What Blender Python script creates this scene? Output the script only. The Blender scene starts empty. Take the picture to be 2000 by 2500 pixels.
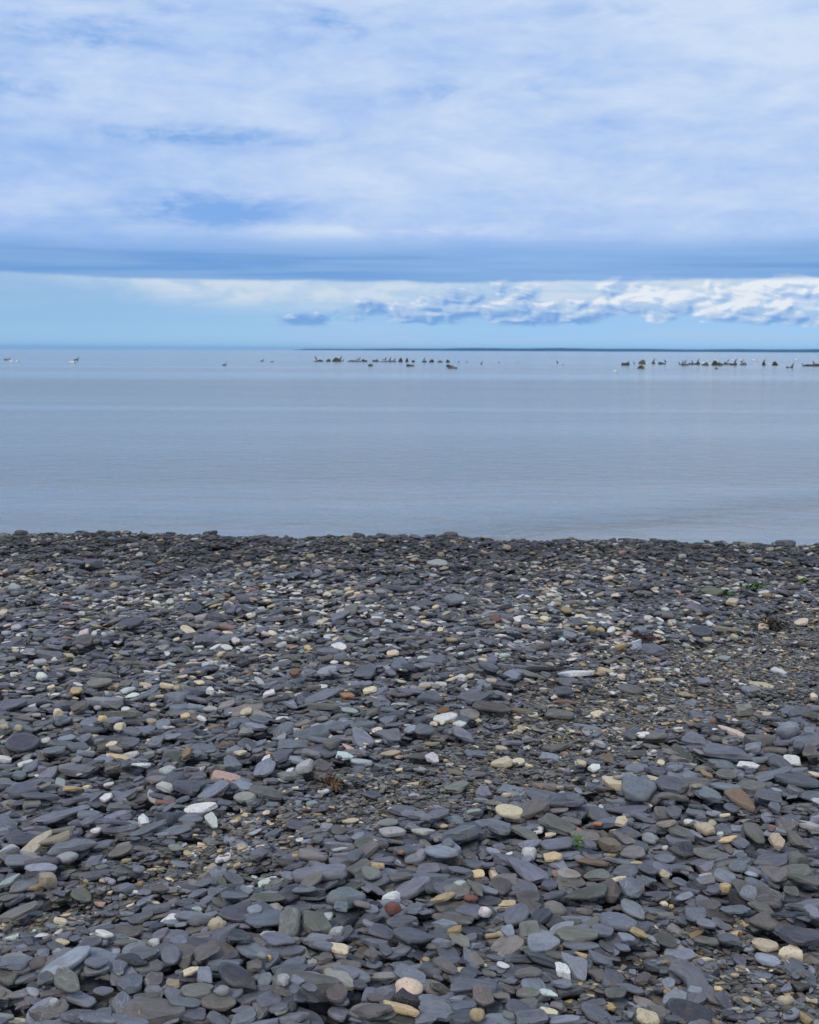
import bpy, math, random
import numpy as np

rng = np.random.default_rng(7)
random.seed(7)
R = math.radians
scene = bpy.context.scene
COL = scene.collection

# ------------------------------------------------------------------ camera
CAM_H = 1.62                      # eye height over the nominal beach surface
FPX = 2917.0                      # focal length in pixels of the 2000 px wide photograph (35 mm on 24 mm)
PITCH = math.atan(395.0 / FPX)    # camera looks down a little
ROLL = R(0.27)
SEA_Z = -1.0
cam = bpy.data.cameras.new("camera")
cam.sensor_fit = 'HORIZONTAL'
cam.sensor_width = 24.0
cam.lens = 35.0
cam.clip_start = 0.05
cam.clip_end = 100000.0
cam.dof.use_dof = True
cam.dof.focus_distance = 3.9
cam.dof.aperture_fstop = 8.0
camo = bpy.data.objects.new("camera", cam)
COL.objects.link(camo)
from mathutils import Matrix, Vector, Euler
CAM_M = Matrix.Rotation(R(90) - PITCH, 3, 'X') @ Matrix.Rotation(ROLL, 3, 'Z')
camo.matrix_world = Matrix.Translation((0, 0, CAM_H)) @ CAM_M.to_4x4()
scene.camera = camo

# ------------------------------------------------------------------ colour management, sampling
vs = scene.view_settings
vs.view_transform = 'Standard'
vs.look = 'None'
vs.exposure = 0.0
vs.gamma = 1.0
vs.use_curve_mapping = False
scene.render.engine = 'CYCLES'
cy = scene.cycles
cy.use_denoising = True
cy.max_bounces = 6
cy.diffuse_bounces = 3
cy.glossy_bounces = 3
cy.transmission_bounces = 4
cy.volume_bounces = 0
cy.use_adaptive_sampling = True
cy.adaptive_threshold = 0.01

# ------------------------------------------------------------------ node helper
class G:
    """small helper to write shader maths as calls"""
    def __init__(self, tree):
        self.t = tree
        self.n = tree.nodes
        self.l = tree.links
    def new(self, typ, **kw):
        nd = self.n.new(typ)
        for k, v in kw.items():
            setattr(nd, k, v)
        return nd
    def put(self, sock, v):
        if isinstance(v, bpy.types.NodeSocket):
            self.l.new(v, sock)
        else:
            sock.default_value = v
    def m(self, op, a, b=0.0, c=None, clamp=False):
        nd = self.new('ShaderNodeMath', operation=op, use_clamp=clamp)
        self.put(nd.inputs[0], a)
        self.put(nd.inputs[1], b)
        if c is not None:
            self.put(nd.inputs[2], c)
        return nd.outputs[0]
    def add(self, a, b): return self.m('ADD', a, b)
    def sub(self, a, b): return self.m('SUBTRACT', a, b)
    def mul(self, a, b): return self.m('MULTIPLY', a, b)
    def step(self, x, lo, hi, a=0.0, b=1.0):
        nd = self.new('ShaderNodeMapRange', interpolation_type='SMOOTHSTEP')
        self.put(nd.inputs['Value'], x)
        self.put(nd.inputs['From Min'], lo)
        self.put(nd.inputs['From Max'], hi)
        self.put(nd.inputs['To Min'], a)
        self.put(nd.inputs['To Max'], b)
        return nd.outputs['Result']
    def gauss(self, x, y, cx, cyy, sx, sy):
        a = self.m('POWER', self.m('ABSOLUTE', self.mul(self.sub(x, cx), 1.0 / sx)), 2.0)
        b = self.m('POWER', self.m('ABSOLUTE', self.mul(self.sub(y, cyy), 1.0 / sy)), 2.0)
        return self.m('POWER', 2.718, self.mul(self.add(a, b), -1.0))
    def vec(self, x, y, z=0.0):
        nd = self.new('ShaderNodeCombineXYZ')
        self.put(nd.inputs[0], x); self.put(nd.inputs[1], y); self.put(nd.inputs[2], z)
        return nd.outputs[0]
    flat = False
    def noise(self, v, scale, detail=6.0, rough=0.55, dist=0.0, lac=2.0):
        nd = self.new('ShaderNodeTexNoise', noise_dimensions='2D' if self.flat else '3D')
        self.put(nd.inputs['Vector'], v)
        nd.inputs['Scale'].default_value = scale
        nd.inputs['Detail'].default_value = detail
        nd.inputs['Roughness'].default_value = rough
        nd.inputs['Lacunarity'].default_value = lac
        nd.inputs['Distortion'].default_value = dist
        return nd.outputs[0]
    def mix(self, f, a, b, blend='MIX'):
        nd = self.new('ShaderNodeMix', data_type='RGBA', blend_type=blend)
        self.put(nd.inputs[0], f)
        self.put(nd.inputs[6], a if isinstance(a, bpy.types.NodeSocket) else tuple(a) + (1.0,) if len(a) == 3 else a)
        self.put(nd.inputs[7], b if isinstance(b, bpy.types.NodeSocket) else tuple(b) + (1.0,) if len(b) == 3 else b)
        return nd.outputs[2]
    def vmath(self, op, a, b=None):
        nd = self.new('ShaderNodeVectorMath', operation=op)
        self.put(nd.inputs[0], a)
        if b is not None:
            self.put(nd.inputs[1], b)
        return nd.outputs[0]

def lin(r, g, b):
    f = lambda c: (c / 255.0) / 12.92 if c <= 10 else ((c / 255.0 + 0.055) / 1.055) ** 2.4
    return (f(r), f(g), f(b))

# ------------------------------------------------------------------ world: clear sky behind layered cloud
SUN_EL, SUN_AZ = R(48), R(205)     # sun behind the camera, veiled by cloud
world = bpy.data.worlds.new("World")
scene.world = world
world.use_nodes = True
wt = world.node_tree
wt.nodes.clear()
g = G(wt)
g.flat = True
tc = g.new('ShaderNodeTexCoord')
sep = g.new('ShaderNodeSeparateXYZ')
g.l.new(tc.outputs['Generated'], sep.inputs[0])
dx, dy, dz = sep.outputs
el = g.mul(g.m('ARCSINE', g.m('MAXIMUM', g.m('MINIMUM', dz, 1.0), -1.0)), 57.2958)   # degrees above the horizon
az = g.mul(g.m('ARCTAN2', dx, dy), 57.2958)                                           # degrees right of the view
sky = g.new('ShaderNodeTexSky', sky_type='NISHITA')
sky.sun_disc = False
sky.sun_elevation = SUN_EL
sky.sun_rotation = SUN_AZ
sky.altitude = 0.0
sky.air_density = 1.0
sky.dust_density = 0.6
sky.ozone_density = 2.0
g.put(sky.inputs[0], g.vec(dx, dy, g.add(g.mul(g.m('ABSOLUTE', dz), 0.86), 0.14)))   # sky sampled higher up, so its low rim is blue, not yellow
zz = g.m('MAXIMUM', dz, 0.0)
den = g.add(zz, 0.09)
P = g.vec(g.m('DIVIDE', dx, den), g.m('DIVIDE', dy, den), 0.0)       # flat cloud layer seen in perspective
AE = g.vec(g.mul(az, 0.1), g.mul(el, 0.33), 0.0)
# streaky high veil
n_big = g.noise(g.vmath('MULTIPLY', P, (0.55, 1.0, 1.0)), 0.55, 5.0, 0.55, 0.6)
n_fine = g.noise(g.vmath('MULTIPLY', AE, (1.5, 1.6, 1.0)), 1.25, 7.0, 0.57, 0.25)
n_soft = g.noise(g.vmath('MULTIPLY', AE, (0.55, 1.1, 1.0)), 0.75, 3.0, 0.5, 0.4)
veil_light = g.add(g.mul(g.sub(n_fine, 0.5), 1.15), g.add(g.mul(g.sub(n_soft, 0.5), 1.1), 0.45))
n_mot = g.noise(g.vmath('MULTIPLY', AE, (3.2, 2.5, 1.0)), 1.7, 7.0, 0.6, 0.3)
veil_light = g.add(veil_light, g.mul(g.sub(n_mot, 0.5), 0.55))
veil_light = g.add(veil_light, g.mul(g.step(az, -14.0, 16.0), 0.28))
veil_light = g.add(veil_light, g.mul(g.gauss(az, el, 17.0, 13.5, 9.0, 3.2), 0.25))
veil_col = g.mix(g.m('ADD', veil_light, 0.0, clamp=True), lin(152, 187, 240), lin(205, 222, 246))
# openings in the veil
gaps = g.gauss(az, el, -10.0, 9.6, 4.8, 0.42)
for (a_, e_, sa, se, k) in ((-15.5, 13.6, 3.6, 0.7, 0.8), (-3.2, 14.6, 2.6, 0.9, 0.75), (2.0, 11.7, 4.0, 0.42, 0.55),
                            (-9.5, 6.4, 3.6, 0.8, 1.1), (-18.0, 11.3, 3.0, 0.5, 0.6), (-13.0, 14.9, 3.0, 0.5, 0.7), (8.0, 14.9, 2.5, 0.4, 0.3)):
    gaps = g.add(gaps, g.mul(g.gauss(az, el, a_, e_, sa, se), k))
gaps = g.mul(gaps, g.step(g.add(g.mul(n_fine, 0.6), g.mul(n_mot, 0.4)), 0.32, 0.60, 1.3, 0.25))
gaps = g.add(gaps, g.mul(g.step(n_big, 0.56, 0.78), 0.45))
gaps = g.m('MINIMUM', gaps, 0.9)
veil_a = g.mul(g.sub(1.0, gaps), g.step(el, 4.2, 5.6))
# long grey-blue bank with a crisp underside
edge_n = g.mul(g.sub(g.noise(g.vec(g.mul(az, 0.16), g.mul(el, 0.2), 3.0), 1.0, 5.0, 0.6), 0.5), 0.55)
band_lo = g.add(3.36, g.add(g.mul(g.step(az, -19.0, -7.0), -0.2), g.add(g.mul(edge_n, 0.75), g.mul(g.step(az, 4.0, 18.0), 0.12))))
band_hi = g.add(4.75, g.add(g.mul(g.sub(n_soft, 0.5), 2.4), g.mul(g.step(az, -4.0, 12.0), 0.45)))
band = g.mul(g.step(g.sub(el, band_lo), -0.10, 0.16), g.step(g.sub(el, band_hi), -0.9, 0.9, 1.0, 0.0))
band_tex = g.noise(g.vmath('MULTIPLY', AE, (0.5, 4.0, 1.0)), 1.3, 6.0, 0.55, 0.2)
band_col = g.mix(g.m('MULTIPLY', g.add(g.mul(g.sub(el, band_lo), 0.33), g.mul(g.sub(band_tex, 0.5), 1.6)), 1.0, clamp=True),
                 lin(110, 157, 216), lin(158, 192, 235))
# bright streak between the bank and the low blue
strip_env = g.mul(g.step(el, 1.55, 2.5), g.step(g.sub(el, band_lo), -0.02, 0.12, 1.0, 0.0))
strip_env = g.mul(strip_env, g.step(g.add(az, g.mul(g.sub(el, 2.6), 4.0)), -16.0, -9.0, 0.12, 0.95))
strip = g.mul(g.mul(strip_env, g.step(band_tex, 0.22, 0.55, 0.55, 1.0)), g.step(g.add(g.mul(n_fine, 0.5), g.mul(n_mot, 0.5)), 0.38, 0.56, 0.45, 1.0))
strip_col = lin(206, 221, 236)
# bright wisp above the bank
wisp = g.mul(g.gauss(az, el, -1.5, 5.55, 5.0, 0.28), g.step(n_fine, 0.36, 0.6, 0.2, 0.85))
# heaped clouds low on the right
def puffs(a_, e_):
    v = g.vec(g.mul(a_, 0.40), g.mul(e_, 0.88), 5.0)
    wob = g.new('ShaderNodeTexNoise', noise_dimensions='2D')
    g.put(wob.inputs['Vector'], v)
    wob.inputs['Scale'].default_value = 1.6
    wob.inputs['Detail'].default_value = 3.0
    v = g.vmath('ADD', v, g.vmath('MULTIPLY', g.vmath('SUBTRACT', wob.outputs['Color'], (0.5, 0.5, 0.5)), (0.75, 0.75, 0.0)))
    tot = None
    for sc_, w_ in ((0.8, 0.55), (1.9, 0.32), (4.3, 0.12)):
        vo = g.new('ShaderNodeTexVoronoi', feature='SMOOTH_F1', voronoi_dimensions='2D')
        g.put(vo.inputs['Vector'], v)
        vo.inputs['Scale'].default_value = sc_
        vo.inputs['Smoothness'].default_value = 0.55
        t_ = g.mul(g.sub(0.55, vo.outputs['Distance']), w_ * 1.5)
        tot = t_ if tot is None else g.add(tot, t_)
    return g.add(tot, g.mul(g.sub(g.noise(v, 4.0, 6.0, 0.6), 0.5), 0.22))
c1 = puffs(az, el)
c2 = puffs(g.add(az, -0.20), g.add(el, 0.16))
env = None
for (a_, e_, sa, se, k) in ((-1.4, 1.85, 2.4, 0.50, 0.68), (2.2, 2.05, 2.8, 0.68, 0.80), (5.0, 2.60, 2.0, 0.70, 0.62), (6.5, 1.75, 2.8, 0.50, 0.66), (10.6, 2.45, 2.2, 0.75, 0.92),
                            (13.8, 2.1, 3.2, 0.55, 0.80), (17.5, 2.80, 3.2, 0.55, 1.05), (17.8, 1.45, 2.6, 0.30, 0.55), (-4.9, 1.35, 1.7, 0.30, 0.52), (26.0, 2.2, 5.0, 0.7, 0.8), (38.0, 2.0, 6.0, 0.6, 0.7)):
    t_ = g.mul(g.gauss(az, el, a_, e_, sa, se), k)
    env = t_ if env is None else g.add(env, t_)
cum_d = g.mul(g.add(g.sub(env, 0.40), g.mul(c1, 0.95)), g.step(env, 0.06, 0.22))
cum = g.mul(g.step(cum_d, -0.02, 0.34), g.step(el, 0.75, 1.35))
cum_lit = g.add(g.mul(g.sub(c1, c2), 1.7), g.add(0.36, g.mul(g.sub(el, 2.1), 0.34)))
cum_lit = g.add(cum_lit, g.mul(g.step(az, 6.0, 12.0), 0.26))
cum_lit = g.m('ADD', cum_lit, 0.0, clamp=True)
cum_col = g.mix(g.step(cum_lit, 0.45, 1.0), g.mix(g.step(cum_lit, 0.0, 0.5), lin(118, 164, 222), lin(172, 200, 234)), lin(234, 240, 246))
# thin haze-white over the low sky
low = g.noise(g.vmath('MULTIPLY', AE, (0.6, 3.2, 1.0)), 1.0, 5.0, 0.55, 0.3)
low_a = g.mul(g.step(el, 4.0, 3.0), 0.0)
low_a = g.mul(g.step(low, 0.36, 0.66), g.step(az, -14.0, 4.0, 0.15, 0.62))

bg_sky = g.new('ShaderNodeBackground')
tint = g.mix(1.0, sky.outputs[0], (0.81, 0.92, 1.0), 'MULTIPLY')
g.l.new(tint, bg_sky.inputs['Color'])
bg_sky.inputs['Strength'].default_value = 0.13

def over(base, col, alpha, strength=1.0):
    b = g.new('ShaderNodeBackground')
    g.put(b.inputs['Color'], col if isinstance(col, bpy.types.NodeSocket) else tuple(col) + (1.0,))
    b.inputs['Strength'].default_value = strength
    mx = g.new('ShaderNodeMixShader')
    g.put(mx.inputs[0], g.m('ADD', alpha, 0.0, clamp=True))
    g.l.new(base, mx.inputs[1])
    g.l.new(b.outputs[0], mx.inputs[2])
    return mx.outputs[0]

s = bg_sky.outputs[0]
s = over(s, lin(176, 205, 234), low_a)
s = over(s, lin(122, 170, 234), g.mul(g.step(el, 3.6, 5.2), 0.85))
s = over(s, veil_col, veil_a)
s = over(s, strip_col, strip)
s = over(s, cum_col, g.mul(cum, 0.92))
s = over(s, band_col, g.mul(band, g.step(band_tex, 0.25, 0.55, 0.95, 0.72)))
s = over(s, lin(214, 228, 244), wisp)
world.cycles.sampling_method = 'MANUAL'
world.cycles.sample_map_resolution = 512
wout = g.new('ShaderNodeOutputWorld')
g.l.new(s, wout.inputs['Surface'])

# ------------------------------------------------------------------ sun behind cloud
sun = bpy.data.lights.new("sun", 'SUN')
sun.energy = 1.4
sun.angle = R(14)
sun.color = (1.0, 0.95, 0.88)
suno = bpy.data.objects.new("sun", sun)
COL.objects.link(suno)
sd = Vector((math.sin(SUN_AZ) * math.cos(SUN_EL), math.cos(SUN_AZ) * math.cos(SUN_EL), math.sin(SUN_EL)))
suno.rotation_euler = (-sd).to_track_quat('-Z', 'Y').to_euler()
suno.location = (0, -5, 10)

# ------------------------------------------------------------------ helpers for objects
def mat(name):
    m = bpy.data.materials.new(name)
    m.use_nodes = True
    t = m.node_tree
    bs = t.nodes['Principled BSDF']
    return m, G(t), bs

def mesh(name, verts, faces, smooth=True, sharp=None):
    me = bpy.data.meshes.new(name)
    me.from_pydata([tuple(v) for v in verts], [], [tuple(f) for f in faces])
    me.validate()
    if smooth:
        me.polygons.foreach_set('use_smooth', [True] * len(me.polygons))
        if sharp is not None:
            me.set_sharp_from_angle(angle=R(sharp))
    me.update()
    return me

def link(name, data, material=None, parent=None, label=None, cat=None, group=None, kind=None):
    o = bpy.data.objects.new(name, data)
    COL.objects.link(o)
    if material is not None and data is not None and not data.materials:
        data.materials.append(material)
    if parent is not None:
        o.parent = parent
    if label: o['label'] = label
    if cat: o['category'] = cat
    if group: o['group'] = group
    if kind: o['kind'] = kind
    return o

def ray(px, py):
    """direction through a pixel of the 2000 x 2500 photograph"""
    d = CAM_M @ Vector(((px - 1000.0) / FPX, -(py - 1250.0) / FPX, -1.0))
    return d.normalized()

def on_plane(px, py, z):
    d = ray(px, py)
    k = (z - CAM_H) / d.z
    return d.x * k, d.y * k, k

# ------------------------------------------------------------------ the beach surface
def crest(x):
    return 9.80 - 0.055 * x

def base_z(x, y):
    """height of the shingle bed without single stones"""
    x = np.asarray(x, float); y = np.asarray(y, float)
    z = 0.018 * np.sin(x * 1.3 + 0.7 * y) * np.sin(y * 0.9 - 0.4) + 0.012 * np.sin(2.7 * x - 1.1 * y + 1.0)
    d = np.maximum(y - crest(x), 0.0)
    z = z - np.where(d < 1.5, 0.12 * d * d, 0.27 + 0.36 * (d - 1.5))
    return np.maximum(z - 0.035, -1.9)

m_beach, g, bs = mat("wet_gravel_dark_gaps")
geo = g.new('ShaderNodeNewGeometry')
pos = geo.outputs['Position']
vor = g.new('ShaderNodeTexVoronoi', feature='F1')
g.put(vor.inputs['Vector'], g.vmath('MULTIPLY', pos, (1.0, 1.4, 1.0)))
vor.inputs['Scale'].default_value = 60.0
n1 = g.noise(pos, 9.0, 5.0, 0.6)
n2 = g.noise(pos, 120.0, 3.0, 0.6)
hsv = g.new('ShaderNodeSeparateColor')
g.l.new(vor.outputs['Color'], hsv.inputs[0])
c = g.mix(hsv.outputs[0], (0.035, 0.033, 0.031), (0.10, 0.092, 0.082))  # wet gravel tone, darkened further so gaps between stones look shaded
c = g.mix(g.mul(g.step(n1, 0.45, 0.65), 0.6), c, (0.095, 0.078, 0.058))
c = g.mix(g.mul(n2, 0.35), c, (0.05, 0.045, 0.04))
g.l.new(c, bs.inputs['Base Color'])
bs.inputs['Roughness'].default_value = 0.8
bmp = g.new('ShaderNodeBump')
bmp.inputs['Strength'].default_value = 0.8
bmp.inputs['Distance'].default_value = 0.006
g.put(bmp.inputs['Height'], g.add(g.mul(vor.outputs['Distance'], -1.0), g.mul(n2, 0.4)))
g.l.new(bmp.outputs[0], bs.inputs['Normal'])

xs = np.concatenate([np.linspace(-300, -9, 20), np.linspace(-8.5, 8.5, 120), np.linspace(9, 300, 20)])
ys = np.concatenate([np.linspace(-200, 0, 14), np.linspace(0.5, 8.5, 50), np.linspace(8.6, 16, 90)])
XX, YY = np.meshgrid(xs, ys)
ZZ = base_z(XX, YY)
V = np.stack([XX.ravel(), YY.ravel(), ZZ.ravel()], 1)
nx, ny = len(xs), len(ys)
F = [(j * nx + i, j * nx + i + 1, (j + 1) * nx + i + 1, (j + 1) * nx + i) for j in range(ny - 1) for i in range(nx - 1)]
link("beach", mesh("beach", V, F), m_beach, label="dark slate shingle beach sloping down to the sea", kind="structure")

# ------------------------------------------------------------------ sea
m_sea, g, bs = mat("sea_water")
geo = g.new('ShaderNodeNewGeometry')
pos = geo.outputs['Position']
bs.inputs['Base Color'].default_value = (0.235, 0.230, 0.222, 1.0)
bs.inputs['Roughness'].default_value = 0.10
bs.inputs['IOR'].default_value = 1.33
w1 = g.noise(g.vmath('MULTIPLY', pos, (0.6, 1.0, 1.0)), 2.6, 4.0, 0.6, 0.4)
w2 = g.noise(g.vmath('MULTIPLY', pos, (0.6, 1.0, 1.0)), 0.42, 3.0, 0.55, 0.6)
patch = g.noise(g.vmath('MULTIPLY', pos, (0.12, 1.0, 1.0)), 0.045, 4.0, 0.6, 0.8)
amp = g.step(patch, 0.40, 0.60, 0.15, 1.0)
sp = g.new('ShaderNodeSeparateXYZ')
g.l.new(pos, sp.inputs[0])
wig = g.mul(g.sub(g.noise(pos, 0.35, 3.0, 0.5), 0.5), 2.2)
line = g.sub(g.sub(sp.outputs[1], g.mul(sp.outputs[0], 0.62)), g.add(16.6, wig))       # where a small wavelet runs in to the beach
amp = g.add(amp, g.mul(g.m('POWER', 2.718, g.mul(g.m('POWER', g.m('ABSOLUTE', g.mul(line, 1.1)), 2.0), -1.0)), 1.3))
far = g.m('POWER', 2.718, g.mul(g.m('POWER', g.m('ABSOLUTE', g.mul(g.sub(sp.outputs[1], 88.0), 0.045)), 2.0), -1.0))   # wind ruffling the water farther out
amp = g.add(amp, g.mul(far, 1.2))
hgt = g.add(g.mul(g.mul(w1, amp), 0.42), g.mul(w2, 0.22))
bmp = g.new('ShaderNodeBump')
bmp.inputs['Strength'].default_value = 0.9
bmp.inputs['Distance'].default_value = 0.5
g.put(bmp.inputs['Height'], hgt)
g.l.new(bmp.outputs[0], bs.inputs['Normal'])
ys = [11.0, 40, 120, 400, 1500, 6000, 15600]
xs = [-15600, -6000, -1500, -400, -100, 0, 100, 400, 1500, 6000, 15600]
V = [(x, y, SEA_Z) for y in ys for x in xs]
nx = len(xs)
F = [(j * nx + i, j * nx + i + 1, (j + 1) * nx + i + 1, (j + 1) * nx + i) for j in range(len(ys) - 1) for i in range(nx - 1)]
link("sea", mesh("sea", V, F), m_sea, label="calm grey-blue sea reaching to the horizon", kind="structure")

# ------------------------------------------------------------------ low far shore
m_far, g, bs = mat("far_wood_haze_blue")
geo = g.new('ShaderNodeNewGeometry')
n1 = g.noise(geo.outputs['Position'], 0.004, 5.0, 0.6)
g.l.new(g.mix(n1, (0.02, 0.045, 0.05), (0.035, 0.065, 0.07)), bs.inputs['Base Color'])  # woodland green shifted to blue: some distant haze is put into the colour
bs.inputs['Roughness'].default_value = 0.95
V, F = [], []
N = 260
for i in range(N):
    a = R(-5.6 + 34.0 * i / (N - 1))
    gr = min(1.0, i / 60.0)
    hh = 6.0 + 20.0 * gr + 2.2 * math.sin(i * 0.21) + 2.4 * math.sin(i * 0.071 + 1) + random.uniform(-0.8, 0.8)
    if i < 4: hh = 2.0 + i
    D0 = 13200.0 - 1400.0 * gr
    for (dd, z) in ((0, SEA_Z - 1), (40, hh * 0.72), (300, hh), (1600, hh * 1.02), (2200, SEA_Z - 1)):
        V.append((math.sin(a) * (D0 + dd), math.cos(a) * (D0 + dd), z))
for i in range(N - 1):
    for k in range(4):
        F.append((i * 5 + k, (i + 1) * 5 + k, (i + 1) * 5 + k + 1, i * 5 + k + 1))
link("far_shore_terrain", mesh("far_shore_terrain", V, F, smooth=False), m_far, label="low wooded shore lying blue along the horizon", kind="structure")

# ------------------------------------------------------------------ haze
m_haze = bpy.data.materials.new("haze_air")
m_haze.use_nodes = True
t = m_haze.node_tree
t.nodes.clear()
o_ = t.nodes.new('ShaderNodeOutputMaterial')
pv = t.nodes.new('ShaderNodeVolumePrincipled')
pv.inputs['Color'].default_value = (0.26, 0.62, 1.0, 1.0)
pv.inputs['Density'].default_value = 5.0e-5
pv.inputs['Anisotropy'].default_value = 0.0
t.links.new(pv.outputs[0], o_.inputs['Volume'])
hx, z0, z1 = 15800.0, -3.0, 33.0
V = [(-hx, -500, z0), (hx, -500, z0), (hx, hx, z0), (-hx, hx, z0), (-hx, -500, z1), (hx, -500, z1), (hx, hx, z1), (-hx, hx, z1)]
F = [(0, 3, 2, 1), (4, 5, 6, 7), (0, 1, 5, 4), (1, 2, 6, 5), (2, 3, 7, 6), (3, 0, 4, 7)]
link("haze", mesh("haze", V, F, smooth=False), m_haze, label="thin blue sea haze over the distant water", kind="stuff")

# ------------------------------------------------------------------ stone shapes
def outline(rs, kind, n=26):
    if kind == 'r':
        k = 4
        ang = np.array([0.62, 2.5, 3.78, 5.66]) + rs.normal(0, 0.13, 4)
        rad = 1.0 + rs.normal(0, 0.07, 4)
        it = 2
    elif kind == 'p':
        ang = np.array([0.0, 1.2, 2.4, 3.6, 4.9]) + rs.normal(0, 0.15, 5)
        rad = np.array([1.45, 0.72, 0.95, 0.95, 0.72]) + rs.normal(0, 0.07, 5)
        it = 2
    elif kind == 'a':
        k = rs.integers(4, 8)
        ang = np.sort(np.linspace(0, 2 * np.pi, k, endpoint=False) + rs.uniform(-0.40, 0.40, k) + rs.uniform(0, 1))
        rad = rs.uniform(0.76, 1.2, k)
        it = int(rs.integers(1, 3))
    else:
        k = rs.integers(6, 9)
        ang = np.sort(np.linspace(0, 2 * np.pi, k, endpoint=False) + rs.uniform(-0.28, 0.28, k))
        rad = rs.uniform(0.84, 1.16, k)
        it = 2
    P_ = np.stack([rad * np.cos(ang), rad * np.sin(ang)], 1)
    cut = {'a': 0.13, 'r': 0.17}.get(kind, 0.22)
    for _ in range(it):
        Q = np.roll(P_, -1, 0)
        P_ = np.stack([P_ * (1 - cut) + Q * cut, P_ * cut + Q * (1 - cut)], 1).reshape(-1, 2)
    Q = np.vstack([P_, P_[:1]])
    seg = np.hypot(*(Q[1:] - Q[:-1]).T)
    cum_ = np.concatenate([[0], np.cumsum(seg)])
    tt = np.linspace(0, cum_[-1], n, endpoint=False)
    P_ = np.stack([np.interp(tt, cum_, Q[:, 0]), np.interp(tt, cum_, Q[:, 1])], 1)
    lo, hi = P_.min(0), P_.max(0)
    return (P_ - (lo + hi) / 2) / ((hi - lo) / 2)

PROFILE = {
    'o': [(0.70, -0.97), (0.93, -0.78), (1.0, -0.15), (0.99, 0.38), (0.95, 0.80), (0.85, 0.98), (0.45, 1.02)],
    'a': [(0.84, -1.0), (0.98, -0.85), (1.0, -0.20), (0.99, 0.50), (0.955, 0.90), (0.88, 1.0), (0.45, 1.02)],
    'k': [(0.45, -0.90), (0.80, -0.62), (0.98, -0.15), (0.99, 0.20), (0.84, 0.60), (0.58, 0.86), (0.28, 0.98)],
}
PROFILE['q'] = [(0.66, -0.95), (0.92, -0.72), (1.0, -0.15), (0.97, 0.35), (0.86, 0.74), (0.64, 0.95), (0.3, 1.0)]
PROFILE['r'] = PROFILE['o']
PROFILE['p'] = PROFILE['a']

def stone_arrays(seed, kind, n=26, bend=0.0, profile=None):
    rs = np.random.default_rng(seed)
    P_ = outline(rs, {'k': 'o', 'q': 'a'}.get(kind, kind), n)
    blocky = kind == 'q'
    kind = 'k' if blocky else kind
    th = np.arange(n) / n * 2 * np.pi
    prof = PROFILE['q' if blocky else kind]
    rings = []
    ph = rs.uniform(0, 6.28, 6)
    rough = {'o': 0.03, 'r': 0.028, 'a': 0.045, 'p': 0.035, 'k': 0.03}[kind]
    for q, (s_, z_) in enumerate(prof):
        wob = 1 + rough * (np.sin(2 * th + ph[0] + 0.7 * q) + np.sin(3 * th + ph[1] - 0.9 * q) + 0.7 * np.sin(5 * th + ph[2] + 1.3 * q)) \
            + rs.normal(0, rough * 0.35, n)
        zz_ = np.full(n, z_) + rs.normal(0, 0.03, n)
        off = rs.normal(0, 0.02, 2)
        rings.append(np.column_stack([P_ * (s_ * wob)[:, None] + off, zz_]))
    V_ = np.vstack([[[0, 0, prof[0][1]]]] + rings + [[[0, 0, prof[-1][1]]]])
    # a slightly sloping, uneven upper face
    kx, ky = rs.normal(0, 0.16, 2)
    up = V_[:, 2] > 0
    V_[up, 2] *= 1 + kx * V_[up, 0] + ky * V_[up, 1]
    # broken corners and split layers
    for _ in range(int(rs.integers(1, 4)) if kind in 'ap' else int(rs.integers(0, 2)) if kind != 'k' else int(rs.integers(1, 4))):
        a_ = rs.uniform(0, 6.28)
        c_ = rs.uniform(0.30, 0.72)
        s_ = rs.uniform(0.6, 2.2)
        dd = V_[:, 0] * math.cos(a_) + V_[:, 1] * math.sin(a_)
        cap = 1.0 - s_ * np.maximum(dd - c_, 0)
        V_[:, 2] = np.minimum(V_[:, 2], np.maximum(cap, -0.6))
    if kind in 'ap' and rs.random() < 0.5:
        a_ = rs.uniform(0, 6.28)
        c_ = rs.uniform(0.0, 0.5)
        dd = V_[:, 0] * math.cos(a_) + V_[:, 1] * math.sin(a_) + 0.08 * np.sin(5 * V_[:, 0] + ph[3])
        stp = (dd > c_) & (V_[:, 2] > 0.2)
        V_[stp, 2] -= 0.32
    if kind == 'k':
        V_ += 0.05 * np.sin(V_[:, [1, 2, 0]] * 3.1 + ph[:3]) + 0.03 * np.sin(V_[:, [2, 0, 1]] * 6.3 + ph[3:])
    if bend:
        V_[:, 1] += bend * (V_[:, 0] ** 2 - 0.4)
    m_ = len(prof)
    F_ = []
    top = 1 + m_ * n
    for i in range(n):
        j = (i + 1) % n
        F_.append((0, 1 + j, 1 + i))
        F_.append((top, 1 + (m_ - 1) * n + i, 1 + (m_ - 1) * n + j))
        for q in range(m_ - 1):
            a0 = 1 + q * n
            F_.append((a0 + i, a0 + j, a0 + n + j, a0 + n + i))
    return V_, F_

def stone_mesh(name, seed, kind, n=26, bend=0.0, size=(1, 1, 1), arc=0.0):
    V_, F_ = stone_arrays(seed, kind, n, bend)
    loc = V_.copy()
    V_ = V_ * np.array(size)
    if arc:                       # bend the stone sideways into a crescent
        Rr = size[0] / arc
        a_ = V_[:, 0] / Rr
        rad = Rr - V_[:, 1]
        V_ = np.column_stack([rad * np.sin(a_), Rr - rad * np.cos(a_), V_[:, 2]])
        V_[:, 1] -= (V_[:, 1].min() + V_[:, 1].max()) / 2
    me = mesh(name, V_, F_, True, 30 if kind in 'apq' else 46)
    at = me.attributes.new('loc', 'FLOAT_VECTOR', 'POINT')
    at.data.foreach_set('vector', loc.astype(np.float32).ravel())
    return me

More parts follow.
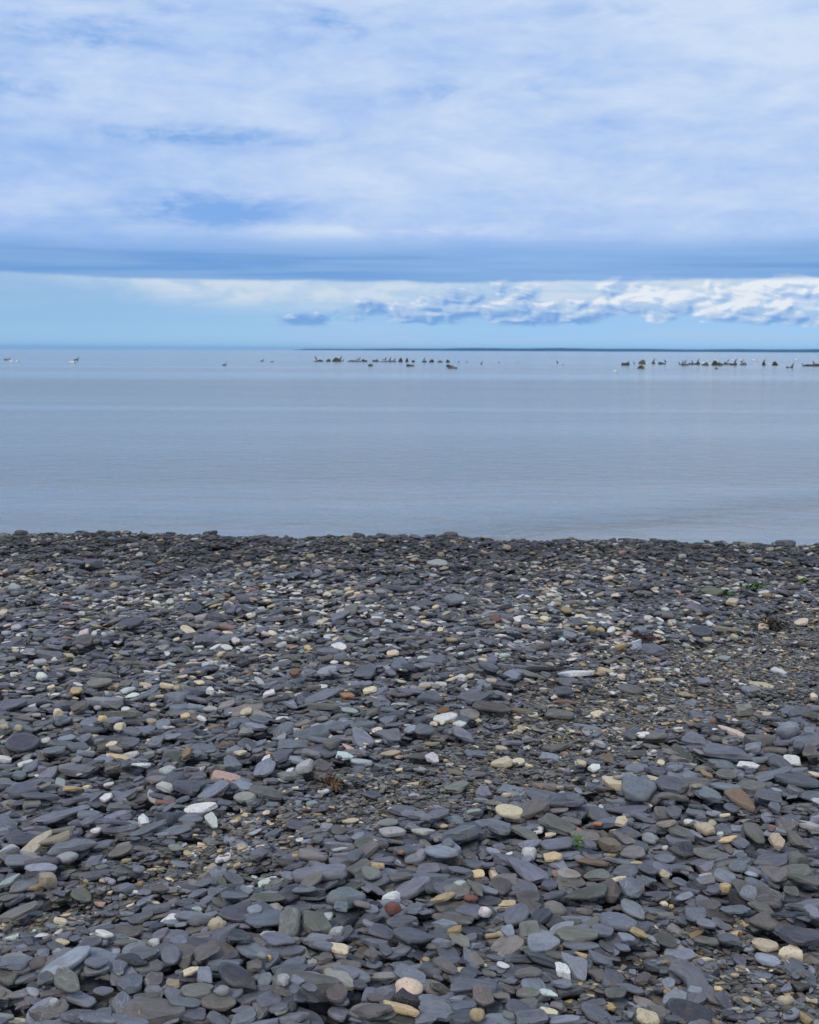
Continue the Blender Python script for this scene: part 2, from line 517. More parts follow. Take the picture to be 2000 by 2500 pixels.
# ------------------------------------------------------------------ stone materials: tint and seed come with each stone
def attr(g, name, typ='INSTANCER'):
    nd = g.new('ShaderNodeAttribute', attribute_type=typ, attribute_name=name)
    return nd

m_slate, g, bs = mat("slate")
ta = attr(g, 'tint'); sa = attr(g, 'seed'); la = attr(g, 'loc', 'GEOMETRY')
sz = attr(g, 'dims')
lv = g.vmath('ADD', g.vmath('MULTIPLY', la.outputs['Vector'], sz.outputs['Vector']), g.vec(g.mul(sa.outputs['Fac'], 3.1), g.mul(sa.outputs['Fac'], 7.7), g.mul(sa.outputs['Fac'], 1.3)))
nb = g.noise(lv, 22.0, 5.0, 0.6, 0.5)
nf = g.noise(lv, 210.0, 4.0, 0.65)
lam = g.noise(g.vmath('MULTIPLY', lv, (14.0, 60.0, 700.0)), 1.0, 3.0, 0.55)
scr = g.noise(g.vmath('MULTIPLY', lv, (18.0, 190.0, 60.0)), 1.0, 4.0, 0.6, 0.6)
val = g.add(0.40, g.add(g.mul(nb, 0.72), g.mul(nf, 0.46)))
val = g.mul(val, g.step(lam, 0.3, 0.62, 0.82, 1.08))
c = g.mix(1.0, ta.outputs['Color'], g.vec(val, val, val), 'MULTIPLY')
sl = g.new('ShaderNodeSeparateXYZ')
g.l.new(la.outputs['Vector'], sl.inputs[0])
rad = g.m('SQRT', g.add(g.m('POWER', g.m('ABSOLUTE', sl.outputs[0]), 2.0), g.m('POWER', g.m('ABSOLUTE', sl.outputs[1]), 2.0)))
rim = g.mul(g.step(rad, 0.74, 0.92), g.step(nf, 0.36, 0.62))
stain = g.noise(lv, 11.0, 4.0, 0.6, 0.8)
c = g.mix(g.mul(g.step(stain, 0.54, 0.72), 0.55), c, (0.185, 0.140, 0.088))
c = g.mix(g.mul(rim, 0.28), c, (0.27, 0.255, 0.235))
vn = g.noise(g.vmath('MULTIPLY', lv, (1.0, 2.2, 1.0)), 16.0, 3.0, 0.5, 0.7)
has = g.m('GREATER_THAN', g.m('FRACT', g.mul(sa.outputs['Fac'], 7.31)), 0.88)
vein = g.mul(g.step(g.m('ABSOLUTE', g.sub(vn, 0.5)), 0.012, 0.003), has)
c = g.mix(g.mul(vein, 0.5), c, (0.42, 0.40, 0.37))
c = g.mix(g.mul(g.step(scr, 0.60, 0.76), 0.32), c, (0.30, 0.295, 0.28))
g.l.new(c, bs.inputs['Base Color'])
g.put(bs.inputs['Roughness'], g.add(0.50, g.mul(nf, 0.3)))
bs.inputs['Specular IOR Level'].default_value = 0.26
bmp = g.new('ShaderNodeBump')
bmp.inputs['Strength'].default_value = 0.8
bmp.inputs['Distance'].default_value = 0.005
g.put(bmp.inputs['Height'], g.add(g.add(g.mul(nf, 0.30), g.mul(nb, 0.9)), g.add(g.mul(lam, 0.45), g.mul(scr, 0.25))))
g.l.new(bmp.outputs[0], bs.inputs['Normal'])

m_peb, g, bs = mat("beach_pebble")
ta = attr(g, 'tint'); sa = attr(g, 'seed'); la = attr(g, 'loc', 'GEOMETRY')
sz = attr(g, 'dims')
lv = g.vmath('ADD', g.vmath('MULTIPLY', la.outputs['Vector'], sz.outputs['Vector']), g.vec(g.mul(sa.outputs['Fac'], 5.1), g.mul(sa.outputs['Fac'], 2.7), g.mul(sa.outputs['Fac'], 9.3)))
nb = g.noise(lv, 38.0, 5.0, 0.6, 0.6)
nf = g.noise(lv, 300.0, 4.0, 0.7)
pit = g.new('ShaderNodeTexVoronoi')
g.put(pit.inputs['Vector'], lv)
pit.inputs['Scale'].default_value = 190.0
val = g.add(0.66, g.add(g.mul(nb, 0.38), g.mul(nf, 0.26)))
c = g.mix(1.0, ta.outputs['Color'], g.vec(val, val, val), 'MULTIPLY')
dirt = g.noise(lv, 70.0, 5.0, 0.65, 1.2)
c = g.mix(g.mul(g.step(nb, 0.52, 0.70), 0.45), c, (0.30, 0.20, 0.10))
c = g.mix(g.mul(g.step(dirt, 0.55, 0.72), 0.5), c, (0.17, 0.145, 0.12))
crk = g.noise(lv, 45.0, 3.0, 0.5, 0.9)
c = g.mix(g.mul(g.step(g.m('ABSOLUTE', g.sub(crk, 0.5)), 0.016, 0.004), 0.5), c, (0.12, 0.10, 0.085))
c = g.mix(g.mul(g.step(pit.outputs['Distance'], 0.16, 0.08), g.step(nf, 0.45, 0.6)), c, (0.14, 0.12, 0.10))
g.l.new(c, bs.inputs['Base Color'])
bs.inputs['Roughness'].default_value = 0.72
bs.inputs['Specular IOR Level'].default_value = 0.3
bmp = g.new('ShaderNodeBump')
bmp.inputs['Strength'].default_value = 0.5
bmp.inputs['Distance'].default_value = 0.004
g.put(bmp.inputs['Height'], g.add(g.mul(nb, 0.9), g.mul(nf, 0.35)))
g.l.new(bmp.outputs[0], bs.inputs['Normal'])

TINT = {
    's': (0.154, 0.155, 0.167), 'd': (0.074, 0.075, 0.083), 'b': (0.165, 0.141, 0.120), 'g': (0.165, 0.156, 0.125),
    'G': (0.33, 0.37, 0.32), 'w': (0.72, 0.68, 0.60), 'c': (0.64, 0.51, 0.33), 't': (0.46, 0.315, 0.155),
    'p': (0.45, 0.28, 0.22), 'r': (0.24, 0.10, 0.07), 'l': (0.40, 0.39, 0.36), 'o': (0.42, 0.17, 0.07),
}
def tint_of(code, rs):
    b = np.array(TINT[code])
    v = rs.lognormal(0, 0.29)
    c_ = b * v * (1 + rs.normal(0, 0.022, 3))
    return c_ * min(1.0, 0.78 / c_.max())

SLATE_KINDS = ['o'] * 8 + ['a'] * 18 + ['r'] * 6 + ['p'] * 3
slate_protos = [stone_mesh("slate_shape", 100 + i, k) for i, k in enumerate(SLATE_KINDS)]
PEB_KINDS = ['k'] * 6 + ['q'] * 9 + ['o'] * 3 + ['r'] * 3 + ['a'] * 4
peb_protos = [stone_mesh("pebble_shape", 300 + i, k) for i, k in enumerate(PEB_KINDS)]
for me in slate_protos: me.materials.append(m_slate)
for me in peb_protos: me.materials.append(m_peb)

# ------------------------------------------------------------------ laying stones on a height field, one on another
CELL = 0.006
GX0, GX1, GY0, GY1 = -5.4, 5.4, 1.95, 11.3
gx = np.arange(GX0, GX1, CELL)
gy = np.arange(GY0, GY1, CELL)
H = base_z(gx[None, :], gy[:, None]).astype(np.float32)
OWN = np.zeros(H.shape, np.uint8)          # cells under stones that must stay in view
NGY, NGX = H.shape

HMAX = 0.060                               # keeps the shingle from heaping up
def lay(x, y, a, b, t, yaw, tilt=(0.0, 0.0), sink=0.0, slope_max=0.20, fixed=None, claim=False, keep=0.85):
    """drop one stone; returns centre height and surface slope"""
    rr = a + CELL
    i0 = int((x - rr - GX0) / CELL); i1 = int((x + rr - GX0) / CELL) + 2
    j0 = int((y - rr - GY0) / CELL); j1 = int((y + rr - GY0) / CELL) + 2
    if i0 < 0 or j0 < 0 or i1 > NGX or j1 > NGY:
        return None
    ddx = gx[i0:i1][None, :] - x
    ddy = gy[j0:j1][:, None] - y
    c_, s_ = math.cos(yaw), math.sin(yaw)
    u = (ddx * c_ + ddy * s_) / a
    v = (ddy * c_ - ddx * s_) / b
    r2 = u * u + v * v
    msk = r2 < 1.0
    if not claim and keep < 1.0 and (OWN[j0:j1, i0:i1] * msk).sum() > (1 - keep) * msk.sum():
        return None
    Hw = H[j0:j1, i0:i1]
    h = Hw[msk]
    if h.size < 3:
        return None
    if not claim and h.mean() - float(base_z(x, y)) > HMAX:
        return None
    DX = (ddx + 0 * ddy)[msk]; DY = (ddy + 0 * ddx)[msk]
    mean = h.mean()
    hd = h - mean
    sx = float((DX * hd).sum() / ((DX * DX).sum() + 1e-9)) * 0.5
    sy = float((DY * hd).sum() / ((DY * DY).sum() + 1e-9)) * 0.5
    sx = min(max(sx, -slope_max), slope_max) + tilt[0]
    sy = min(max(sy, -slope_max), slope_max) + tilt[1]
    res = hd - sx * DX - sy * DY
    off = float(res.max() * 0.66)
    zc = float(mean + off + t * (0.5 - sink))
    top = zc + sx * ddx + sy * ddy + t * 0.5 * (1 - 0.55 * r2 * r2)
    Hw[msk] = np.maximum(Hw, top)[msk]
    if claim:
        OWN[j0:j1, i0:i1][r2 < 0.80] = 1
    return zc, sx, sy

def eulers(yaw, sx, sy):
    """euler angles for stones with long axis at yaw lying on a plane of slope (sx, sy)"""
    N_ = np.stack([-sx, -sy, np.ones_like(sx)], 1)
    N_ /= np.linalg.norm(N_, axis=1)[:, None]
    X_ = np.stack([np.cos(yaw), np.sin(yaw), sx * np.cos(yaw) + sy * np.sin(yaw)], 1)
    X_ -= (X_ * N_).sum(1)[:, None] * N_
    X_ /= np.linalg.norm(X_, axis=1)[:, None]
    Y_ = np.cross(N_, X_)
    ex = np.arctan2(Y_[:, 2], N_[:, 2])
    ey = np.arctan2(-X_[:, 2], np.hypot(X_[:, 0], X_[:, 1]))
    ez = np.arctan2(X_[:, 1], X_[:, 0])
    return np.stack([ex, ey, ez], 1)

# where fine gravel shows between the stones (ground metres), from the way the track runs across the beach
def gpt(px, py):
    x, y, _ = on_plane(px, py, 0.0)
    return (x, y)
TRACK = [gpt(*p) for p in ((2150, 1545), (1880, 1610), (1640, 1690), (1480, 1740), (1290, 1850), (1080, 1900), (900, 1945), (720, 2010), (560, 2085), (380, 2150), (180, 2250), (-60, 2330))]
TRACK_W = [0.62, 0.58, 0.52, 0.42, 0.36, 0.30, 0.25, 0.20, 0.16, 0.14, 0.12, 0.10]
SPOTS = [(gpt(1870, 2380), 0.30, 0.16), (gpt(1760, 2320), 0.22, 0.12), (gpt(1990, 2440), 0.3, 0.2), (gpt(1570, 2400), 0.12, 0.1), (gpt(1480, 2440), 0.10, 0.08)]
def fines(x, y):
    x = np.asarray(x, float); y = np.asarray(y, float)
    best = np.zeros(np.broadcast(x, y).shape)
    for (p, q, w0, w1) in zip(TRACK[:-1], TRACK[1:], TRACK_W[:-1], TRACK_W[1:]):
        vx, vy = q[0] - p[0], q[1] - p[1]
        t_ = np.clip(((x - p[0]) * vx + (y - p[1]) * vy) / (vx * vx + vy * vy), 0, 1)
        d_ = np.hypot(x - p[0] - t_ * vx, y - p[1] - t_ * vy)
        best = np.maximum(best, np.exp(-(d_ / (w0 + (w1 - w0) * t_)) ** 2))
    for (c_, rx, ry) in SPOTS:
        best = np.maximum(best, np.exp(-((x - c_[0]) / rx) ** 2 - ((y - c_[1]) / ry) ** 2))
    return best

def yaw_bias(x, y):
    return 0.30 * np.tanh(-(x + 0.15) * 1.2)

def half_width(y):
    return 0.355 * y + 0.95

def scatter(n, y0=2.1, y1=11.2):
    """random places over the ground in and around the view"""
    y = rng.uniform(y0, y1, n * 3)
    keep = rng.uniform(0, half_width(y1), n * 3) < half_width(y)
    y = y[keep][:n]
    x = rng.uniform(-1, 1, len(y)) * half_width(y)
    return x, y

def wet(x, y):
    """stones on the seaward lip of the beach are damp and darker"""
    t_ = min(max((y - crest(x) + 2.3) / 2.0, 0.0), 1.0)
    return 1.0 - 0.55 * t_ * t_ * (3 - 2 * t_)

REC = {'slate': [], 'peb': [], 'grit': []}
def sow(n, med, sig, thick, rec, keep, fine_pow=1.0, in_fines=None, codes='sssssssssdbbg', protos=None, sinkv=0.0, ylim=(2.1, 11.2), lmin=0.012, lmax=0.17):
    xs_, ys_ = scatter(n, *ylim)
    f_ = fines(xs_, ys_)
    if in_fines is not None:
        ok = rng.random(len(xs_)) < np.clip(in_fines(f_, xs_, ys_), 0, 1)
        xs_, ys_, f_ = xs_[ok], ys_[ok], f_[ok]
    m_ = len(xs_)
    L_ = np.clip(med * np.exp(rng.normal(0, sig, m_)) * (1 - 0.5 * f_ * fine_pow) * np.clip(1.10 - 0.035 * (ys_ - 3.0), 0.85, 1.1), lmin, lmax)
    B_ = L_ * np.clip(rng.normal(0.54, 0.12, m_), 0.32, 0.92)
    T_ = B_ * np.clip(rng.normal(*thick, m_), 0.12, 0.95)
    yaw_ = rng.normal(0, 0.40, m_) + yaw_bias(xs_, ys_) + np.where(rng.random(m_) < 0.2, rng.uniform(-1.6, 1.6, m_), 0)
    tl = rng.normal(0, 0.055, (m_, 2))
    pi = rng.integers(0, len(protos), m_)
    cd = rng.integers(0, len(codes), m_)
    for i in range(m_):
        r_ = lay(xs_[i], ys_[i], L_[i] / 2, B_[i] / 2, T_[i], yaw_[i], (tl[i, 0], tl[i, 1]), sinkv, keep=keep)
        if r_ is None:
            continue
        tn = tint_of(codes[cd[i]], rng) * (wet(xs_[i], ys_[i]) if rec != 'peb' else 0.2 + 0.8 * wet(xs_[i], ys_[i]))
        REC[rec].append((xs_[i], ys_[i], r_[0], yaw_[i], r_[1], r_[2], L_[i] / 2, B_[i] / 2, T_[i] / 2, pi[i], tn[0], tn[1], tn[2]))

# lower layers, mostly covered again
sow(26000, 0.056, 0.38, (0.34, 0.09), 'slate', 1.0, protos=slate_protos, in_fines=lambda f, x, y: 1 - 0.4 * f)
sow(30000, 0.046, 0.42, (0.34, 0.09), 'slate', 1.0, protos=slate_protos, in_fines=lambda f, x, y: 1 - 0.5 * f)
# small splinters and grit filling the track
sow(600000, 0.019, 0.42, (0.34, 0.10), 'grit', 1.0, protos=slate_protos, in_fines=lambda f, x, y: (f - 0.08) * 1.4, codes='ssssbbbbbggggdt', lmin=0.008, lmax=0.06, fine_pow=0.5)
# pebbles, many near the crest
peb_p = lambda f, x, y: 0.35 + 0.65 * np.clip((y - 4.5) / 3.0, 0, 1)
sow(4200, 0.040, 0.36, (0.46, 0.13), 'peb', 1.0, protos=peb_protos, codes='wwwwcccccctlllllGpgggggbb', in_fines=peb_p, fine_pow=0.3, lmax=0.085)
sow(32000, 0.038, 0.48, (0.34, 0.09), 'slate', 1.0, protos=slate_protos, in_fines=lambda f, x, y: 1 - 0.55 * f)

# ------------------------------------------------------------------ single stones that can be told apart
# blocks of the photograph: (left, top, scale) then one stone a line: x y width height slant colour shape | landmark
STONES = {
(0, 2200, 4.3125): """
160 650 320 160 -8 s a|broad slate slab cut by the left edge
400 655 180 130 -15 b o
680 665 480 190 -18 s o|long slanting slate low on the left
1020 645 235 115 -5 s o
215 820 350 140 -5 s o
475 800 170 115 5 s a
700 845 310 160 15 g o|mottled grey-green oval low on the left
880 740 140 130 0 b a
1070 740 210 110 -15 g a
1015 835 160 80 -10 s o
1255 705 165 140 5 s a
1540 680 370 150 0 l2 o
1370 865 300 220 20 d a|thick dark wedge low on the left
1620 830 195 135 0 s r
1620 950 220 120 5 s a
865 1045 290 150 5 s r
1290 1100 280 200 25 s o
600 1145 240 140 -20 b o
775 1225 320 140 -10 s a
1080 1240 480 150 -8 s o
1540 1190 200 130 15 b o
1090 950 200 90 -8 s o
545 970 260 100 -5 b a
335 960 170 80 5 s o
170 990 210 90 -5 g a
30 990 75 160 0 b o
100 1090 190 70 -5 g o
570 1075 95 85 -30 w k|white pebble near the bottom left corner
305 1050 120 80 30 b a
180 1275 190 60 0 c r|cream block at the bottom edge
930 460 265 105 -8 s o
1320 430 330 100 2 g r
1305 320 380 110 0 b o
1100 350 165 90 8 w r|cream-white block stained rust on top
635 210 155 80 5 c o|round cream pebble near the left edge
605 280 230 60 -3 G a
815 335 200 110 -10 s o
970 315 130 90 -5 s o
785 395 120 75 -5 s o
1620 440 120 75 5 w k
660 430 140 60 3 c r
610 545 125 90 0 l k|knobbly pale stone at lower left
455 545 140 95 -10 s a
1245 250 145 40 0 c o
200 105 370 110 -8 g a
370 135 150 75 -5 s o
1420 85 130 100 0 s a
1155 90 100 75 0 s r
1260 80 100 100 0 s r
690 145 110 30 0 c a
1050 30 110 60 0 p a
1610 15 140 50 0 c r
125 385 130 55 -5 G a
275 360 165 55 5 s o
1480 175 260 90 -5 s a
1500 555 300 130 0 s o
""",
(400, 2200, 4.3125): """
60 90 140 180 0 b a|upright brown-grey slab at lower left
285 160 345 100 -3 s o
720 155 300 95 3 s o
550 250 165 150 -20 c k|round cream pebble at lower left
355 90 100 60 0 G k
1175 100 160 110 0 g k
955 90 165 90 0 s o
1430 80 270 80 0 s o
1410 155 105 70 0 c k
1590 220 360 220 20 g a|big pointed grey-green slab
195 240 155 75 -8 s a
610 375 210 160 -15 s a
395 370 200 90 -3 b r
160 420 240 130 30 s a
450 530 290 150 -20 b a
1200 410 370 150 12 s o
1000 440 190 80 10 b p
1225 545 310 90 3 s a
1460 545 150 110 10 g a
640 655 400 150 -10 s a
955 680 240 150 15 b a
1330 695 320 150 -12 s o
1030 575 110 75 -5 G k
1105 600 65 55 20 t k
75 570 260 170 20 s o
345 640 160 95 -5 s a
225 655 150 130 20 b o
290 735 150 65 -5 c a
430 785 250 140 20 s a
765 810 450 190 15 d o|large dark leaf-shaped slate
1060 840 180 150 -20 s o
1590 805 290 110 3 s o
1255 830 125 105 20 l k|small pale grey block
1400 840 165 95 0 s a
340 945 340 160 0 g o
610 945 165 110 -5 l k|speckled granite pebble
575 1065 370 150 3 g o
1110 1055 290 180 5 s o
870 1035 210 85 0 s a
90 975 190 115 10 s a
225 1070 340 90 -3 s r
230 1190 400 140 -3 s a
1010 1165 195 130 0 g a
1430 1020 150 120 -10 s o
1380 930 130 95 10 s a
1535 915 170 75 5 s o
840 1235 260 130 -8 s a
580 1250 230 100 10 s a
1235 1165 140 70 -5 g o
95 860 210 100 25 t2 a
120 810 270 80 5 s a
815 1150 190 65 -3 s o
70 1270 170 70 0 s a
""",
(800, 2200, 4.3125): """
685 75 175 120 20 r k|brown-red pebble
915 80 180 100 0 s o
460 85 190 90 15 s o
140 55 150 110 0 s a
1080 30 200 70 5 s o
885 205 160 65 3 c r
1310 185 420 110 8 g a|long olive slate
1660 115 130 105 0 w k|speckled white egg-shaped pebble
570 325 275 110 3 s r
910 370 430 200 -3 s o|broad smooth slate near the bottom centre
1265 560 320 150 18 s o
930 545 360 90 18 d a
460 555 180 150 30 b a
605 515 155 90 10 s o
90 325 165 110 -10 l k
90 405 170 80 0 s o
230 425 120 120 50 t2 o
110 505 220 100 0 c r|flat-topped cream block
1390 405 240 110 12 g a
1530 610 230 130 20 b a
1335 305 170 75 -10 t a
1190 460 300 90 0 g o
1250 680 240 110 15 b a
1025 630 105 65 10 t k
490 670 175 80 -5 s o
540 790 410 100 8 g a
860 775 370 150 15 s a
310 880 205 110 0 d o
100 970 240 180 5 b o
860 940 280 210 0 c k|big cream boulder at the bottom
770 1130 380 140 8 t3 o|long yellow mottled stone at the bottom
450 1155 410 180 12 b a
620 960 350 150 -25 s a
450 985 180 150 0 s a
110 1190 250 190 10 s o
1100 1050 290 110 8 s o
1375 1025 210 90 -10 s a
1440 1100 310 120 -12 s a
1575 1200 155 130 10 t3 k|pitted tan lump at the bottom
1420 905 250 75 3 s r
1190 920 230 90 8 g a
1455 770 210 120 0 s a
1320 805 120 90 25 s a
1640 985 230 220 0 b a
780 1250 360 110 0 g o
1040 1240 240 100 0 s a
1570 500 165 90 5 s a
1250 1260 210 60 0 g a
300 1240 150 80 0 s a
""",
(1200, 2200, 4.3125): """
265 150 330 190 -15 s o|fat slate right of the white egg
160 30 195 65 0 t3 r
675 100 250 180 -5 b k|chunky brown block
390 45 260 120 5 b a
885 220 360 110 3 s a
1170 310 230 110 5 s r
1490 95 290 150 18 s o
900 350 450 140 0 g a
545 440 335 180 0 s o|smooth rounded dark boulder
165 490 380 240 -12 b a|big grey-brown slab
185 320 150 100 10 s r
400 305 230 140 0 g a
950 475 390 125 0 s o
650 560 200 80 10 g o
910 690 320 230 35 s a|three-cornered slate
760 735 230 150 35 w a|flat white stone with clipped corners
945 565 125 45 8 t a
720 495 65 60 0 t k
1145 610 250 100 12 s a
1150 550 135 70 5 s o
1140 780 260 110 5 b a
1280 810 250 170 0 s a
375 750 290 120 -5 b a
450 915 290 210 5 s a
385 970 240 100 5 g o
215 830 200 110 5 s a
110 1010 190 120 5 b o
750 865 220 110 8 s a
350 1115 290 160 -5 g o
1310 970 220 90 3 g r
1465 920 300 90 5 s o
1370 1065 195 90 8 s o
1240 1110 130 70 5 t a
605 1170 185 70 3 c r
805 1075 115 60 -8 t a
1115 1200 340 150 12 s o
1090 1080 230 90 -8 s a
415 1220 330 130 -8 s a
180 1200 130 80 20 G a
1560 340 165 70 12 t a|orange-tan wedge
1590 810 180 110 -5 b a
1420 380 180 90 5 s a
1380 490 160 80 10 s o
1545 1125 100 60 -5 l k
1640 1220 230 150 15 c a|lumpy pale slab at the bottom
1620 1080 250 90 12 b a
1470 1195 90 110 0 s a
680 1020 120 90 0 b o
100 1250 330 110 0 s a
700 1250 230 80 5 s a
""",
(1600, 2200, 4.3125): """
380 865 365 350 55 s C|crescent slate slab
390 1205 510 250 12 d o|large slab below the crescent slate
140 870 150 110 -5 s o
200 1030 260 140 -5 s a
600 990 220 130 10 s a
730 1055 190 120 25 s a
640 1145 210 100 15 b a
1160 465 240 110 8 c o|smooth cream stone at lower right
1425 555 230 150 20 c k|square cream block at lower right
1500 375 440 170 5 s a|broad slate at the right edge
1150 215 320 160 10 b k|brown block at lower right
760 400 290 130 25 s a
440 345 155 50 -8 t a
520 410 260 70 5 b a
260 550 310 110 5 s a
1180 620 270 140 18 s o
1240 570 240 90 25 s a
895 635 150 110 5 s o
535 655 190 110 5 s a
115 415 230 120 8 g a
430 130 250 130 -5 s a
535 235 195 85 0 s o
140 160 170 95 5 g a
225 310 170 110 8 b a
1560 780 290 120 18 s a
1145 700 110 35 3 c a
1375 1045 165 110 0 c N|notched cream stone
1185 1205 200 80 8 s a
900 945 170 80 15 s a
1390 915 150 60 -15 s a
740 275 150 60 0 s o
1100 780 250 65 8 s a
1580 1230 130 90 20 t a
665 920 80 40 5 t a
895 350 55 45 0 r k
1640 620 180 80 5 b a
560 45 260 100 0 b a
850 90 290 100 12 s a
1130 75 260 100 8 g a
1490 60 220 90 0 s a
1410 140 380 75 3 d a
1660 110 160 100 15 s a
170 60 60 50 0 t k
90 25 85 45 0 c k
""",
(0, 1900, 4.3125): """
660 375 520 100 -10 s a|long slate bar at the left
270 655 345 130 -8 d o
700 490 210 60 -5 w o
1010 555 115 70 -8 w k|white lump at the left
1510 445 140 110 30 w a
400 690 330 130 -25 c2 a|cream slab propped on slates
580 640 300 80 -5 c2 a
740 710 450 170 -15 s a
1080 700 225 115 0 s o
855 770 200 95 -12 s o
90 780 180 100 -15 l r
215 870 310 100 -3 s o
430 945 320 80 -3 s o
985 880 240 110 -25 s a
690 865 105 60 0 w k
500 1070 190 140 -5 t2 k|domed grey-tan stone at the left
100 1080 210 70 -15 G a
250 1135 290 100 -5 s o
370 1150 130 70 -15 t a
1250 535 400 90 -3 s a
1560 530 380 60 -10 s a
1210 395 270 65 -5 s o
1230 460 260 70 -12 s a
420 190 350 90 -8 s o
780 230 300 100 -3 s a
1120 200 120 60 -8 w a
640 55 160 75 15 G a
1145 65 105 35 -3 w r
770 110 180 60 -10 t a
1310 180 250 70 -10 s o
455 260 150 60 -5 G a
510 1000 200 60 -25 w a
1500 1160 400 130 -8 s a
1300 1150 220 90 -5 s a
900 1090 60 50 0 t k
1480 1110 70 45 -5 t k
1270 770 250 80 -5 b o
1460 960 120 90 0 s r
90 1260 220 90 0 g o
860 1235 250 110 10 g o
110 525 190 80 3 s a
300 525 170 70 5 s a
""",
(400, 1900, 4.3125): """
664 -2 310 95 2 p r|pink slab
55 265 290 60 -3 p2 r|brick-red slab
390 320 340 80 -3 w p|white spindle-shaped stone
505 455 190 105 25 w a|white wedge below the spindle-shaped stone
640 260 150 60 0 d o
275 430 260 75 -3 s o
150 550 300 75 0 s o
1095 150 390 85 3 g a
520 130 340 110 -20 s a
270 90 350 120 -3 s a
740 455 110 45 5 c o
885 465 90 40 -5 c o
785 430 60 50 0 t k
1225 435 110 35 3 t o
160 640 220 60 -8 w a
125 735 165 70 0 g o
245 790 90 45 0 t o
820 745 140 95 0 c k|cream lump on the gravel track
1145 580 200 100 -15 s a
515 565 190 85 5 s o
545 665 230 90 -5 g a
1400 500 250 80 0 s a
1600 580 300 70 -5 s a
1140 760 210 70 3 s r
1290 840 200 100 0 s a
515 955 130 95 0 t2 k
425 1055 130 110 20 t2 k
425 918 40 28 0 o k
1095 1105 210 95 -3 w r|white oblong block
1330 1030 240 85 8 s a
1550 1085 270 110 -15 b o
230 1195 290 115 5 s o
310 1130 190 90 20 b a
725 1165 75 55 20 p k
730 1055 250 80 8 s o
745 1235 290 80 0 s o
1490 1175 270 90 5 s o
1100 1260 380 80 0 g o
1520 1250 400 90 0 s a
1620 970 180 90 0 s a
1545 745 100 55 10 t a
1430 655 80 40 0 w r
1560 270 130 55 -5 G o
1080 365 80 40 0 c o
605 1085 150 70 15 g a
150 1010 230 60 0 s o
170 910 220 70 8 s o
""",
(800, 1900, 4.3125): """
680 565 285 100 3 w o|left one of two white pebbles side by side
1010 565 240 110 -8 w o|right one of two white pebbles side by side
730 625 125 50 -5 t o
845 680 320 130 5 s a
390 690 250 120 3 g o
125 550 210 130 3 b a|squarish brown stone
920 825 255 160 0 s r|cushion-shaped dark slate
1190 780 340 130 10 s o
500 915 230 100 15 t a|ochre slab
290 825 180 130 -5 s r
450 1000 250 130 15 g o
1055 955 265 95 0 s r
1355 855 160 100 -5 b k
1395 970 255 100 -3 s o
1575 1015 150 80 0 t3 r|tan brick-shaped stone
1530 895 280 130 8 s a
1475 715 330 90 3 b a
1716 522 420 150 8 s o|long smooth slate right of the white pair
800 345 300 110 0 s a
1145 385 265 95 -5 s o
470 175 180 80 3 d r
635 470 220 75 -3 g o
1350 450 210 100 10 s a
1370 80 290 120 -5 g a
910 190 130 50 0 l k
195 765 190 45 -3 c o
245 450 180 50 -8 c o
775 780 75 50 0 o a
210 930 200 65 5 g o
760 1030 240 90 -12 b a
760 1140 190 110 5 s a
390 1115 310 70 -5 s o
150 1185 140 90 0 s k
1370 1185 310 130 0 g a
1575 1155 230 110 35 b a
1215 1250 270 75 -5 t3 a|streaked straw-coloured sliver
1510 1260 155 75 8 r k|maroon pebble
665 1255 180 110 20 w k|white stone with rusty foot
900 1170 100 45 10 t o
1395 1105 130 60 0 w a
660 1185 140 40 0 t o
1555 305 110 40 0 t r
1540 345 150 40 0 G r
1210 500 110 40 8 c o
900 60 130 40 0 c a
260 1250 260 80 0 s o
1640 150 190 120 0 s a
1150 645 90 70 20 b o
1270 680 140 80 0 s a
""",
